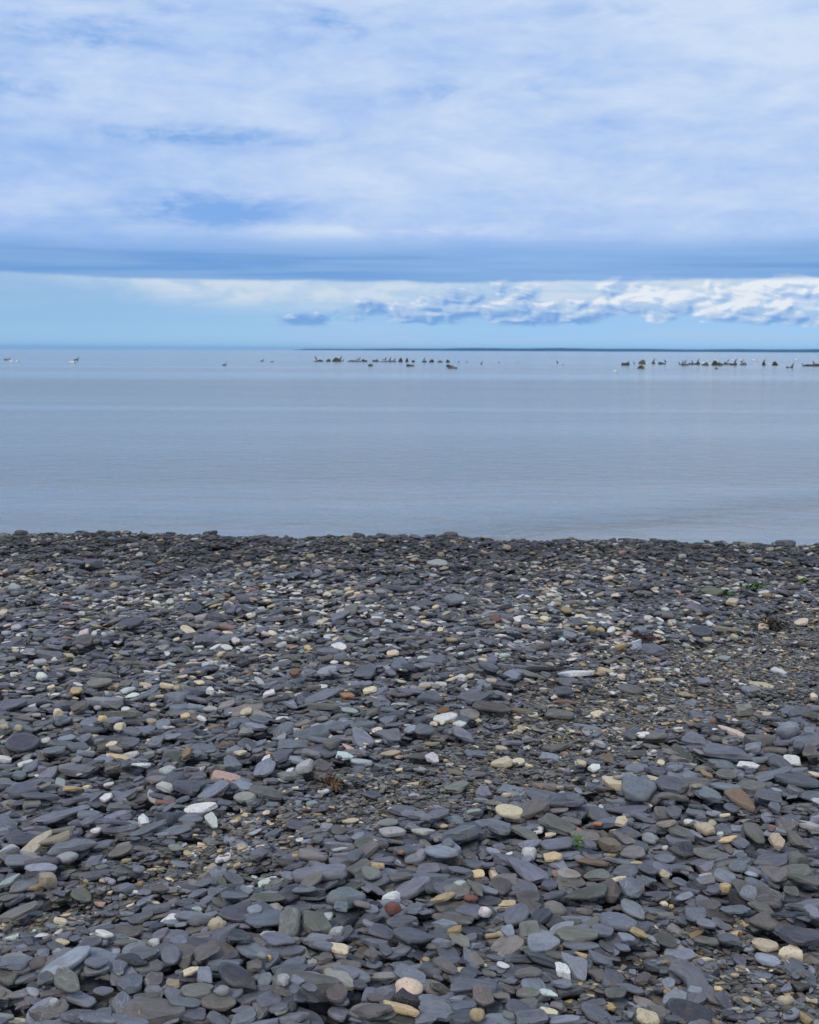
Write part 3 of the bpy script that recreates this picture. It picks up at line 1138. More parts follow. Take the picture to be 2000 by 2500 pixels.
(1200, 1900, 4.3125): """
190 355 310 115 0 c o|pillow-shaped cream stone
440 310 350 150 -8 b a|ridged brown stone
1525 105 390 190 -5 s r|thick slate lying in front of cream slabs
1330 40 300 140 5 c a|cream slab behind the thick slate
1717 15 180 90 0 c a
1130 395 270 125 10 s o
590 90 290 110 5 t2 a
230 125 280 100 5 s a
770 260 390 110 10 s a
895 225 240 100 5 s o
740 175 100 75 0 l k|pale grey marble
700 340 230 90 5 b o
220 200 260 95 5 g o
530 400 220 50 -3 b a
700 480 330 130 8 g a
915 555 200 60 20 r a
1115 480 110 40 0 o a
570 550 190 80 0 g o
625 595 110 40 0 c a
350 575 310 100 15 g a
80 540 270 150 10 s o
705 695 360 100 0 s r
410 690 220 90 -5 s a
1230 690 250 150 25 t2 a|tan-grey slab right of the seedling
1035 690 150 120 10 s a
400 800 150 140 0 w k|chalky lump
645 825 190 75 0 t3 a
790 810 290 110 8 s a
690 890 250 120 15 s a
1060 810 260 70 5 s o
1260 810 115 70 -5 t o
1060 885 330 100 3 b2 o|rusty oval slate
1490 785 260 100 0 b o
1515 900 145 65 0 t3 o|honey-coloured pebble
370 965 400 170 15 s a|big tilted dark slate
645 990 150 110 40 s o
815 1010 240 90 8 b o
1120 1020 280 100 0 g a
1415 985 270 130 0 s o
840 1095 320 105 0 b o
1320 1065 195 70 -3 c o|cream bean-shaped pebble
140 1060 260 90 5 b a
105 1140 230 150 0 b o
330 1150 330 170 15 s a
600 1115 190 120 5 s a
1000 1210 460 150 0 g a|lichen-streaked slab
1250 1180 250 210 -5 b a|standing brown slab
1480 1150 270 160 0 s a
660 1220 290 100 -3 s a
385 1250 260 110 0 b r
1080 1100 220 110 0 s a
1580 1080 150 100 5 s a
1640 960 200 90 0 s o
1420 330 470 110 3 s a
1610 410 270 90 8 s a
1440 570 240 100 0 s a
1390 630 260 90 25 b a
1660 640 180 120 25 l2 o|pale-veined oval slate
1370 450 140 80 -10 c a
""",
(1600, 1900, 4.3125): """
170 65 320 130 5 s a
540 165 340 120 8 s a
740 95 310 105 5 s o
990 80 300 140 8 g a|greenish slab at the right
920 220 330 140 8 b2 a|brown slate with orange rim
900 335 260 110 5 s a
1190 190 300 110 0 s a
1250 300 150 120 30 s a
430 80 130 50 0 c a
190 360 170 130 -10 s o
70 360 180 130 0 b a
120 480 205 80 3 p3 o|pinkish cream oval
525 530 200 105 5 c k|pale tan boulder at the right
365 470 200 90 5 b a
260 565 340 130 20 g a
720 550 170 110 3 s r
855 530 120 75 -5 s r
1035 575 280 150 25 g o|egg-shaped grey stone at the right
1225 525 85 65 10 p k
1590 490 300 80 18 l a|long chalky sliver near the right edge
1390 490 250 120 0 b a
1290 670 150 130 30 c a|broken cream stone
1490 650 250 110 20 b a
905 690 200 90 0 s a
330 745 220 110 0 d a
580 805 370 120 0 g o|long tan-grey oval at the right
770 640 210 45 -3 t a
735 390 115 45 0 c r
685 590 75 50 0 l k
1205 890 370 150 -3 s o|broad blue-grey slate at the right
1510 870 210 150 10 g k
100 850 210 130 5 s o
875 930 200 100 -3 s o
730 1040 240 130 3 s o
535 1075 190 75 0 s r
530 1020 140 40 0 p3 r
100 1010 110 90 20 c a
890 1120 200 130 -15 g o
1540 1055 330 130 5 g a
1300 1020 200 110 -5 b a
1325 1090 140 55 -3 p3 r
745 1155 115 85 5 t k|yellow-tan nugget
985 1215 190 130 0 s o
600 1160 230 120 10 s a
1075 1110 240 90 25 s a
265 1100 170 80 5 s o
150 1105 160 80 10 g a
460 890 180 65 0 s o
1440 1190 170 90 5 g a
1660 710 180 150 25 s a
1280 810 110 40 5 r o
1280 1240 170 80 0 s a
1660 180 200 90 5 s a
""",
(0, 1600, 3.45): """
350 180 95 70 0 w k|angular white stone in the mid left
640 300 120 45 3 t o|flat honey-coloured stone in the mid left
865 535 90 55 3 t k|yellow pebble resting on a slate
270 425 70 40 -3 w o
180 740 250 105 -3 s o|broad round slate in the mid left
105 415 215 60 -3 s o
385 715 80 40 0 w k
1375 800 115 50 -3 l k|pale grey egg in the mid left
1570 830 110 80 -40 t a|orange-tan flake leaning up
990 860 190 45 0 t o|ochre banana-shaped stone
350 915 190 50 8 b r
215 910 120 40 -5 w r
520 120 145 28 0 c r
455 48 80 40 20 w o
665 430 140 60 -5 b a
490 485 80 60 0 c k
1010 600 90 65 -5 c k
1060 455 75 35 0 w o
1275 555 90 32 0 c o
1560 510 85 45 8 t o
870 710 190 80 -10 s a
560 700 160 45 0 s o
710 700 130 70 -3 s o
535 750 240 60 -3 s o
1080 740 190 70 3 s o
1315 720 130 80 -10 s a
1190 920 150 38 -12 w a
1080 910 170 80 -8 s a
420 985 160 90 -15 s a
1650 970 150 38 -12 w a
35 600 75 45 0 c k
155 610 70 50 0 c k
770 630 200 60 0 s o
940 750 90 40 -5 c o
715 795 90 40 0 c o
1400 610 70 35 3 w o
1640 440 60 35 0 l o
1540 180 100 28 3 c o
820 440 60 32 0 l k
1290 420 55 32 0 c k
450 800 200 50 0 s o
790 910 130 60 -3 s a
960 545 150 60 -3 s o
""",
(500, 1600, 3.45): """
615 225 230 100 8 s a|boot-shaped slate
1350 130 210 80 0 s a
755 145 100 42 0 o2 a|rust-coloured stone
350 140 40 25 30 o k
45 300 70 60 -5 w k
650 535 135 48 -20 w o|slanting white finger stone
865 595 110 50 -12 t o
660 630 220 90 -18 s a
350 475 105 50 0 c o
205 480 115 75 -8 s o
1200 340 105 40 -3 o2 r|orange-brown chip
990 340 310 60 -8 s a
1010 720 290 75 -5 s o
1300 690 250 100 5 s a
1575 665 230 90 10 s a
1565 825 180 35 -3 c o|slim cream stone
840 935 160 90 -20 w k|jagged white stone
510 950 210 110 -15 s a|box-shaped slate beside the pink slab
1320 900 180 60 -8 l o
985 930 150 90 -5 b a
300 820 105 45 -3 c o
1600 420 70 40 -10 w o
460 540 180 55 3 s o
400 740 60 50 10 p k
1540 550 170 110 -20 s a
855 640 100 35 -8 c o
1220 465 150 32 0 G o
1450 630 90 35 -8 c o
1050 620 140 50 0 t a
640 870 130 90 -10 s a
1290 965 120 60 -3 s o
650 690 100 45 -10 l a
540 320 110 40 -8 w a
1180 850 140 50 0 G a
520 870 80 50 -15 l o
1650 220 100 28 0 c o
1090 60 70 32 0 w k
1200 70 70 35 8 c k
1410 35 85 40 0 b k
""",
(1000, 1600, 3.45): """
1400 152 330 46 -6 w a|white slab end to end with an orange-stained one
1600 130 250 50 2 c3 a|cream slab with an orange-stained end
440 190 110 55 -3 w k|plump white pebble
510 175 70 40 5 c k
300 530 210 60 -5 w o
285 465 120 55 -8 o2 k|orange-tan lump
510 500 190 80 3 b o
445 545 140 60 0 d o
420 580 120 55 0 w k|white half-moon pebble
690 435 330 60 0 b o|long brown slate
930 465 250 42 3 t2 a
1270 495 240 72 3 g r|brick-shaped olive slate
1310 390 210 42 -5 b2 a
1300 300 190 85 -3 s o|domed slate
1340 230 180 70 0 s o
1585 500 130 52 0 c a|cream chip on the gravel
770 905 180 75 -3 c a|left one of two cream stones on the gravel track
915 900 120 65 -3 c o|right one of two cream stones on the gravel track
1510 900 150 70 -12 b o
1655 875 150 85 10 b2 o
1560 945 110 45 -8 w a
1420 920 90 40 20 l o
195 870 120 70 10 w a|white shark-fin stone
1170 850 180 80 0 s a
985 700 85 60 0 l a
440 665 230 70 12 s a
570 345 290 70 -8 s a
770 245 210 48 0 s o
1000 250 240 60 0 s a
120 630 170 70 -5 s o
860 735 180 60 5 s a
1250 770 230 60 -5 b a
580 830 220 60 -3 s a
345 370 65 38 5 c k
160 345 75 50 -5 l k
205 575 65 38 0 c k
150 255 140 38 -3 l o
110 20 90 38 0 w k
200 40 240 60 0 s o
775 780 105 38 0 c a
385 985 140 45 10 t2 o
1065 950 90 40 5 d a
1270 960 80 38 0 c a
1500 615 290 48 8 s a
1330 630 105 60 0 b a
555 1000 200 60 5 s a
1390 970 190 50 -5 s o
90 850 240 50 -5 b a
170 745 180 32 -3 t2 a
615 40 85 40 -5 c k
460 265 80 42 -15 l o
840 340 50 42 0 w k
""",
(1500, 1600, 3.45): """
1160 300 165 105 3 s r|square dark slate on the right
1240 255 190 45 5 c o|long cream stone behind the square slate
1050 250 90 38 5 w o
595 330 115 48 5 c k|cream stone with dark pits
1390 135 120 42 12 w a|white tile-like stone
1010 650 270 55 18 p3 a|pinkish white stick-like stone
1470 635 190 150 15 s k|big round dark boulder on the right
1090 455 130 90 5 g k
640 400 120 70 -10 s a
330 680 220 90 3 b o
155 665 170 70 0 s o
680 510 170 65 3 s a
770 595 180 75 8 s a
1495 890 140 60 0 w r|white brick-shaped stone near the right edge
1130 930 150 60 8 w a|white arrowhead stone
1420 920 190 110 5 s a
910 920 250 130 -3 s a
950 810 360 110 8 s a|long log-like slate
1410 745 260 55 -2 s a
950 750 160 50 3 c a
1260 495 120 45 8 c a
940 520 95 38 3 c o
835 550 50 38 0 o2 k
795 490 65 42 5 G k
640 580 65 38 5 p k
85 605 165 50 0 b2 o
130 290 210 65 3 b o
690 710 210 80 8 s a
180 825 220 60 -3 b a
370 825 130 70 3 s a
580 825 210 80 25 g a
395 905 75 45 5 c o
930 25 110 38 -3 l o
1680 345 70 60 -30 c a
1640 800 140 70 0 b a
260 995 140 48 8 G o
505 940 150 90 5 s a
190 945 170 70 5 s a
360 970 190 80 5 s a
950 1005 180 60 0 g o
320 770 160 55 0 b o
1560 480 180 70 -5 s a
1630 585 130 90 10 s a
760 215 150 42 0 s a
370 205 120 32 0 c a
""",
(0, 1290, 3.45): """
320 170 50 42 0 t3 k|tan pebble near the crest at far left
1175 225 75 38 10 w o|white oval near the crest
960 485 60 52 10 t3 k|tan knob left of centre below the crest
125 505 90 70 0 l k|crumbly pale lump at the far left
1635 680 155 80 0 s o|round slate disc in the upper left
1430 620 70 32 8 w o
1590 865 170 38 10 c o|cream rod-shaped stone
1690 750 130 38 3 p r
930 1030 80 32 -5 c o
525 400 55 25 0 w o
195 435 45 38 0 t3 k
1030 310 60 32 -5 t3 k
1410 280 90 42 0 s a
740 305 55 25 10 c o
705 880 80 26 0 p3 r
135 835 90 32 5 l o
45 360 50 36 -35 c o
130 1030 60 28 0 c o
195 1035 50 28 0 w k
""",
(500, 1290, 3.45): """
290 125 50 30 0 w k|white dot-like pebble near the crest
1270 465 65 46 0 w k|white cube-like pebble
1140 375 75 52 0 c k|round cream pebble below the branch
690 330 55 45 -35 c o
500 320 50 30 0 t3 k
890 235 80 30 0 c o
185 1005 100 38 5 w o|lower left white oval in the upper beach
1130 1000 130 42 0 w o|large white oval in the upper beach
1030 920 80 55 -20 w a|white splinter above the large white oval
260 945 75 55 0 w a|white pyramid-shaped stone
570 885 80 42 3 c k
190 830 140 30 0 p r|pink plank-like stone
685 685 80 38 5 l o
1145 705 80 35 0 w o
865 1005 60 38 -5 t k
360 305 75 30 0 c o
790 635 65 32 0 l o
160 640 50 32 0 w k
60 525 70 32 -8 w a
1480 535 90 26 0 l o
920 490 60 25 0 c o
970 535 60 28 0 l o
1555 985 80 42 -8 w a
1700 350 50 38 0 t k
1120 745 150 50 -8 s o
590 770 270 34 2 s o
1580 665 110 48 0 G o
""",
(1000, 1290, 3.45): """
235 300 170 38 0 w o|long white stone near the crest
360 940 100 40 -3 t3 o|yellow bean-shaped stone
260 870 90 50 35 c o|cream finger leaning right
345 880 85 42 5 w o
430 885 75 42 0 c a
690 485 120 38 0 c o
1150 765 110 42 -5 p3 o
915 775 55 38 15 w o
980 830 80 42 0 p3 r
725 765 95 38 2 r r|dull red brick-like stone
1240 635 80 30 0 t3 o
1320 690 100 38 0 t3 o|tan loaf-shaped stone
1450 755 120 30 5 c o
1620 735 90 30 0 w o
1535 850 90 62 -10 t k|rough orange-tan stone
1610 855 70 42 0 t3 k
520 660 80 48 0 G k
1010 560 90 66 -5 s a|blue-grey diamond-shaped slate
150 900 160 70 0 s o
600 995 60 30 0 w k
435 1055 55 32 0 w k
590 1030 50 32 0 w k
265 220 60 42 -5 c k
1065 645 45 25 0 w k
965 440 70 25 5 w o
205 355 55 28 -5 l a
""",
(1500, 1290, 3.45): """
575 235 65 38 5 w k|white chip near the crest at right
845 230 85 32 5 c o
905 265 75 32 0 c o
850 535 220 52 -3 g2 o|flat olive-stained stone
1135 365 45 42 0 w k
1260 820 170 48 -12 c a|cream stone beside the dark seaweed
950 850 210 38 -2 t2 o
1580 790 130 32 -5 c o
290 760 85 42 3 w o
430 685 75 42 0 w k
1010 915 70 42 0 c k
715 715 65 38 -3 t3 o
805 805 70 32 0 w o
490 790 75 30 0 w o
1000 620 110 42 0 c a
60 845 60 38 -20 w k
145 470 60 46 0 p k
730 870 210 70 -5 d o
310 1020 240 80 0 s a
1310 180 70 28 0 c o
820 615 60 46 0 c a
425 390 35 32 0 t k
940 885 130 42 -3 b o
790 118 90 34 18 d a|dark stone jutting up on the crest
""",
}
TINT.update({'l2': (0.23, 0.23, 0.225), 't2': (0.29, 0.225, 0.15), 't3': (0.53, 0.38, 0.20), 'c2': (0.48, 0.40, 0.28), 'c3': (0.62, 0.47, 0.27),
             'p2': (0.36, 0.17, 0.125), 'p3': (0.56, 0.44, 0.36), 'b2': (0.23, 0.145, 0.085), 'o2': (0.36, 0.175, 0.08), 'g2': (0.22, 0.205, 0.11)})
CNAME = {'s': 'blue-grey', 'd': 'charcoal', 'b': 'brownish grey', 'g': 'olive-grey', 'G': 'pale green', 'w': 'white', 'c': 'cream', 't': 'ochre', 'p': 'pink',
         'r': 'dark red', 'l': 'pale grey', 'o': 'orange', 'l2': 'light grey', 't2': 'tan-grey', 't3': 'tan', 'c2': 'dull cream', 'c3': 'cream', 'p2': 'brick-red',
         'p3': 'pinkish cream', 'b2': 'rusty brown', 'o2': 'rusty orange', 'g2': 'olive'}
SNAME = {'o': 'rounded', 'a': 'angular', 'r': 'oblong', 'p': 'pointed', 'k': 'chunky', 'C': 'crescent-shaped', 'N': 'notched'}
SLATY = set('sdbg') | {'l2', 'b2', 'g2'}

def parse():
    out = []
    for (ox, oy, sc), txt in STONES.items():
        for ln in txt.strip().splitlines():
            head, _, hero = ln.partition('|')
            p = head.split()
            out.append(dict(px=ox + float(p[0]) / sc, py=oy + float(p[1]) / sc, w=float(p[2]) / sc, h=float(p[3]) / sc,
                            ang=float(p[4]), col=p[5], shp=p[6], hero=hero.strip()))
    out.sort(key=lambda d: d['py'])
    return out

singles = parse()

# every label names the stone by its look and by a landmark stone beside it
ORD = ['', 'second', 'third', 'fourth', 'fifth', 'sixth', 'seventh', 'eighth', 'ninth', 'tenth', 'eleventh', 'twelfth', 'thirteenth', 'fourteenth', 'fifteenth']
heroes = [d for d in singles if d['hero']]
def where(d, hero):
    dx_, dy_ = d['px'] - hero['px'], d['py'] - hero['py']
    if abs(dx_) > 1.6 * abs(dy_): return 'right of' if dx_ > 0 else 'left of'
    if abs(dy_) > 1.6 * abs(dx_): return 'below' if dy_ > 0 else 'above'
    return ('below right of' if dx_ > 0 else 'below left of') if dy_ > 0 else ('above right of' if dx_ > 0 else 'above left of')
buckets = {}
for d in singles:
    if d['hero']:
        d['label'] = d['hero'] if len(d['hero'].split()) >= 4 else d['hero'] + ' among dark slates'
        continue
    hero = min(heroes, key=lambda q: math.hypot(q['px'] - d['px'], 1.5 * (q['py'] - d['py'])))
    d['near'] = hero
    d['rel'] = where(d, hero)
    size = 'large' if d['w'] * d['h'] > 2000 else 'small' if d['w'] * d['h'] < 450 else 'medium'
    d['look'] = '%s %s %s' % (size, CNAME[d['col']], SNAME[d['shp']]) + (' slate' if d['col'] in SLATY else ' pebble')
    buckets.setdefault((d['look'], d['rel'], hero['hero']), []).append(d)
for (look, rel, hn), lst in buckets.items():
    lst.sort(key=lambda d: math.hypot(d['px'] - d['near']['px'], d['py'] - d['near']['py']))
    for i, d in enumerate(lst):
        o_ = (ORD[i] + ' ') if i else ''
        if i:
            d['label'] = '%s%s %s the %s' % (o_, look, rel, hn)
        else:
            d['label'] = '%s %s the %s' % (look, rel, hn) if len(lst) == 1 else 'nearest %s %s the %s' % (look, rel, hn)

# the 300 largest of each kind stay single things; smaller traced ones join the shingle
for flag in (True, False):
    grp = sorted([d for d in singles if (d['col'] in SLATY) == flag], key=lambda d: (not d['hero'], -d['w'] * d['h']))
    for k, d in enumerate(grp):
        d['single'] = k < 300

for d in singles:
    if len(d['label'].split()) > 16:
        d['label'] = d['label'].replace('medium ', '').replace('rounded ', '').replace('angular ', '')
    if len(d['label'].split()) > 16:
        d['label'] = d['label'].replace('small ', '').replace('large ', '')

def place_single(d, i):
    col, shp = d['col'], d['shp']
    slaty = col in SLATY
    px, py = d['px'], d['py']
    zt = 0.02
    for _ in range(4):
        x, y, dist = on_plane(px, py, zt)
        ii = min(max(int((x - GX0) / CELL), 6), NGX - 7); jj = min(max(int((y - GY0) / CELL), 6), NGY - 7)
        zt = float(H[jj - 5:jj + 6, ii - 5:ii + 6].mean()) + 0.006
    sm = dist / FPX * (0.93 if slaty else 0.97)
    dep = math.asin((CAM_H - zt) / dist)
    w, h = d['w'] * sm, d['h'] * sm            # apparent size in metres
    tilt = 0.0
    if shp in 'kN':
        a = w / 2
        b = w * 0.80 / 2
        T = math.sqrt(max(h * h - (2 * b * math.sin(dep)) ** 2, (0.35 * w) ** 2)) / math.cos(dep)
        T = min(max(T, 0.36 * w), 0.92 * w)
        yaw = -R(d['ang']) * 0.6
    else:
        share = 0.78 if slaty else 0.66
        M = np.diag([1.0, 1.0 / math.sin(dep)]) @ np.array([[math.cos(R(d['ang'])), math.sin(R(d['ang']))], [-math.sin(R(d['ang'])), math.cos(R(d['ang']))]]) @ np.diag([w / 2, h * share / 2])
        U, S_, _ = np.linalg.svd(M)
        a, b = float(S_[0]), float(S_[1])
        yaw = math.atan2(U[1, 0], U[0, 0])
        lim = 0.5 * w * 1.12
        if abs(math.sin(yaw)) > 0.7 and a > lim:
            want = min(a / lim * math.sin(dep), 0.9)
            tilt = min(math.tan(max(math.asin(want) - dep, 0.0)), 0.5)
            a = lim
        elif a > 0.72 * w:
            a = 0.72 * w
        if b > 0.48 * w: b = 0.48 * w
        if yaw > math.pi / 2: yaw -= math.pi
        if yaw < -math.pi / 2: yaw += math.pi
        T = min(max(0.40 * h, 0.24 * 2 * b), 0.032) if slaty else min(max(0.55 * h, 0.35 * 2 * b), 0.06)
    if shp == 'C': tilt = 0.30
    if a < b: a, b, yaw = b, a, yaw + math.pi / 2
    r_ = lay(x, y, a, b, T, yaw, (0.0, tilt), sink=0.02, slope_max=0.18, claim=True)
    if r_ is None:
        return None
    zc, sx, sy = r_
    # slide along the line of sight so that the centre shows where the photograph has it
    x2, y2, _ = on_plane(px, py, zc)
    rs = np.random.default_rng(9000 + i)
    if shp == 'C':
        me = stone_mesh("slate_stone", 5001, 'o', 40, 0, (0.086, 0.029, 0.011), arc=1.55)
        me.materials.append(m_slate)
        sc = (1, 1, 1); yaw = R(103); dims = (0.08, 0.05, 0.012)
    elif shp == 'N':
        V_, F_ = stone_arrays(5002, 'k', 30)
        loc = V_.copy()
        dd_ = np.hypot(V_[:, 0] - 0.05, V_[:, 1] - 0.75)
        V_[:, 1] -= np.exp(-(dd_ / 0.42) ** 2) * 0.55
        V_[:, 2] -= np.exp(-(dd_ / 0.5) ** 2) * 0.9
        me = mesh("pebble", V_, F_, True, 40)
        at = me.attributes.new('loc', 'FLOAT_VECTOR', 'POINT')
        at.data.foreach_set('vector', loc.astype(np.float32).ravel())
        me.materials.append(m_peb)
        sc = (a, b, T / 2); dims = sc
    else:
        pool = [q for q, k in enumerate(SLATE_KINDS) if k == shp] if slaty and shp != 'k' else \
               [q for q, k in enumerate(PEB_KINDS) if k in (shp if shp in 'ora' else 'kq')] if not slaty or shp == 'k' else [0]
        protos = slate_protos if slaty and shp != 'k' else peb_protos
        if shp == 'p' and not slaty:
            pool = [q for q, k in enumerate(SLATE_KINDS) if k == 'p']; protos = slate_protos
        me = protos[pool[int(rs.integers(0, len(pool)))]]
        if slaty != (me in slate_protos):
            me = me.copy()
            me.materials.clear()
            me.materials.append(m_slate if slaty else m_peb)
        sc = (a, b, T / 2); dims = sc
        if rs.random() < 0.5 and abs(sx) + abs(sy) < 9: yaw += math.pi; 
    if not d['single'] and shp not in 'CN':
        lst_ = slate_protos if slaty else peb_protos
        tn = tint_of(col, rs)
        REC['slate' if slaty else 'peb'].append((x2, y2, zc, yaw, sx, sy, a, b, T / 2, lst_.index(me) if me in lst_ else int(rs.integers(0, len(lst_))), tn[0], tn[1], tn[2]))
        return None
    e_ = eulers(np.array([yaw]), np.array([sx]), np.array([sy]))[0]
    nm = 'slate_stone' if slaty else 'pebble'
    o = link(nm, me, None, None, d['label'][:200], 'stone' if slaty else 'pebble', 'slate stones of the beach' if slaty else 'pale and coloured pebbles of the beach')
    o.location = (x2, y2, zc)
    o.rotation_euler = tuple(e_)
    o.scale = sc
    tn = tint_of(col, rs) * wet(x2, y2)
    o['tint'] = [float(v) for v in tn]
    o['seed'] = float(rs.uniform(0, 100))
    o['dims'] = [float(v) for v in dims]
    return o

behind = ('cream slab behind the thick slate',)
for i, d in enumerate(sorted(singles, key=lambda d: d['py'] + (55 if d['col'] not in SLATY and d['hero'] not in behind and not (d['px'] > 1580 and 1895 < d['py'] < 1910) else 0))):
    d['obj'] = place_single(d, i)

# ------------------------------------------------------------------ last small stones slipping into the gaps
sow(34000, 0.030, 0.44, (0.28, 0.08), 'slate', 0.80, protos=slate_protos, in_fines=lambda f, x, y: 0.9 + 0 * f, codes='ssssssdbbgg')
sow(36000, 0.033, 0.42, (0.44, 0.14), 'peb', 0.93, protos=peb_protos, codes='wwwwwcccccctlllllGpgggb', in_fines=lambda f, x, y: (0.12 + 0.88 * np.clip((y - 4.0) / 3.0, 0, 1)) * np.clip(1.0 - 0.55 * (y - crest(x) + 1.6) / 1.6, 0.45, 1) * np.clip(0.62 + 0.5 * np.sin(2.1 * x + 1.3 * y) * np.sin(1.7 * y - 1.1 * x + 0.8) + 0.3 * np.sin(5.3 * x - 2.0 * y), 0.1, 1), fine_pow=0.3, lmax=0.07)
sow(420000, 0.015, 0.40, (0.36, 0.10), 'grit', 0.95, protos=slate_protos, in_fines=lambda f, x, y: (f - 0.10) * 1.2, codes='ssssbbbbggggdtc', lmin=0.007, lmax=0.04, fine_pow=0.3)

# a stone that later ones have buried completely is not a thing in view any more
def buried(o):
    a, b, t = o.scale if max(o.scale) < 0.5 else (0.07, 0.03, 0.011)
    yaw = o.rotation_euler.z
    for u in (-0.6, -0.3, 0, 0.3, 0.6):
        for v in (-0.6, -0.2, 0.2, 0.6):
            x = o.location.x + u * a * math.cos(yaw) - v * b * math.sin(yaw)
            y = o.location.y + u * a * math.sin(yaw) + v * b * math.cos(yaw)
            z = o.location.z + t * 0.9
            k = np.linspace(0, 0.5 / math.hypot(x, y), 60)
            ii = ((x * (1 - k) - GX0) / CELL).astype(int).clip(0, NGX - 1)
            jj = ((y * (1 - k) - GY0) / CELL).astype(int).clip(0, NGY - 1)
            if not (H[jj, ii] > z + (CAM_H - z) * k + 0.006).any():
                return False
    return True
for d in singles:
    if d['obj'] is not None and not d['hero'] and buried(d['obj']):
        bpy.data.objects.remove(d['obj'])
        d['obj'] = None

# ------------------------------------------------------------------ the countless rest, one object each
def stone_field(name, recs, protos, label):
    A = np.array(recs, np.float64)
    n = len(A)
    me = bpy.data.meshes.new(name)
    me.vertices.add(n)
    me.vertices.foreach_set('co', A[:, 0:3].astype(np.float32).ravel())
    rot = eulers(A[:, 3], A[:, 4], A[:, 5])
    def put(nm, typ, key, arr):
        at = me.attributes.new(nm, typ, 'POINT')
        at.data.foreach_set(key, arr.ravel())
    put('rot', 'FLOAT_VECTOR', 'vector', rot.astype(np.float32))
    put('scl', 'FLOAT_VECTOR', 'vector', A[:, 6:9].astype(np.float32))
    put('dims', 'FLOAT_VECTOR', 'vector', A[:, 6:9].astype(np.float32))
    put('idx', 'INT', 'value', A[:, 9].astype(np.int32))
    put('tint', 'FLOAT_VECTOR', 'vector', A[:, 10:13].astype(np.float32))
    put('seed', 'FLOAT', 'value', rng.uniform(0, 100, n).astype(np.float32))
    me.update()
    o = link(name, me, None, None, label, None, None, 'stuff')
    pc = bpy.data.collections.new(name + "_shapes")
    for k, pm in enumerate(protos):
        po = bpy.data.objects.new("%s_shape_%02d" % (name, k), pm)
        pc.objects.link(po)
    ng = bpy.data.node_groups.new(name + "_nodes", 'GeometryNodeTree')
    ng.interface.new_socket('Geometry', in_out='INPUT', socket_type='NodeSocketGeometry')
    ng.interface.new_socket('Geometry', in_out='OUTPUT', socket_type='NodeSocketGeometry')
    nd = ng.nodes; lk = ng.links
    gi = nd.new('NodeGroupInput'); go = nd.new('NodeGroupOutput')
    iop = nd.new('GeometryNodeInstanceOnPoints')
    ci = nd.new('GeometryNodeCollectionInfo')
    ci.inputs['Collection'].default_value = pc
    ci.inputs['Separate Children'].default_value = True
    ci.inputs['Reset Children'].default_value = True
    def na(nm, typ):
        q = nd.new('GeometryNodeInputNamedAttribute')
        q.data_type = typ
        q.inputs['Name'].default_value = nm
        return q.outputs['Attribute']
    lk.new(gi.outputs[0], iop.inputs['Points'])
    lk.new(ci.outputs[0], iop.inputs['Instance'])
    iop.inputs['Pick Instance'].default_value = True
    lk.new(na('idx', 'INT'), iop.inputs['Instance Index'])
    lk.new(na('rot', 'FLOAT_VECTOR'), iop.inputs['Rotation'])
    lk.new(na('scl', 'FLOAT_VECTOR'), iop.inputs['Scale'])
    lk.new(iop.outputs[0], go.inputs[0])
    md = o.modifiers.new("stones", 'NODES')
    md.node_group = ng
    return o

stone_field("slate_shingle", REC['slate'], slate_protos, "countless flat slate stones covering the beach")
stone_field("pebble_scatter", REC['peb'], peb_protos, "countless small pale pebbles scattered through the slate")
stone_field("slate_gravel", REC['grit'], slate_protos, "fine slate gravel and splinters between the stones")

# ------------------------------------------------------------------ wood, weed and litter on the shingle
def plain(name, col, rough=0.8, var=0.35, scale=60.0, spec=0.3, stretch=(1, 1, 1), dark=None):
    m_, g, bs = mat(name)
    tcn = g.new('ShaderNodeTexCoord')
    v = g.vmath('MULTIPLY', tcn.outputs['Object'], stretch)
    n_ = g.noise(v, scale, 5.0, 0.6, 0.3)
    dk = dark or tuple(c_ * (1 - var) for c_ in col)
    c = g.mix(g.step(n_, 0.32, 0.68), dk, tuple(min(1.0, c_ * (1 + var)) for c_ in col))
    g.l.new(c, bs.inputs['Base Color'])
    bs.inputs['Roughness'].default_value = rough
    bs.inputs['Specular IOR Level'].default_value = spec
    b = g.new('ShaderNodeBump')
    b.inputs['Strength'].default_value = 0.5
    b.inputs['Distance'].default_value = 0.004
    g.l.new(n_, b.inputs['Height'])
    g.l.new(b.outputs[0], bs.inputs['Normal'])
    return m_

m_log = plain("dark_driftwood", (0.040, 0.036, 0.033), stretch=(0.15, 1, 1), scale=140)
m_branch = plain("bleached_branch", (0.30, 0.21, 0.165), stretch=(0.15, 1, 1), scale=160)
m_plank = plain("red_brown_wood", (0.060, 0.018, 0.012), stretch=(0.15, 1, 1), scale=140)
m_twig = plain("pale_twig", (0.38, 0.33, 0.27), stretch=(0.2, 1, 1), scale=160)
m_kelp = plain("dry_weed", (0.115, 0.062, 0.028), rough=0.6, var=0.6)
m_weed = plain("dark_weed", (0.050, 0.030, 0.017), rough=0.45, var=0.6)
m_redweed = plain("red_weed", (0.060, 0.016, 0.014), rough=0.45, var=0.5)
m_leaf = plain("leaf_green", (0.085, 0.175, 0.040), rough=0.5, var=0.35, scale=90)
m_weedgreen = plain("weed_green", (0.055, 0.125, 0.018), rough=0.5, var=0.45, scale=60)
m_stem = plain("stem_green", (0.12, 0.13, 0.05), rough=0.6)

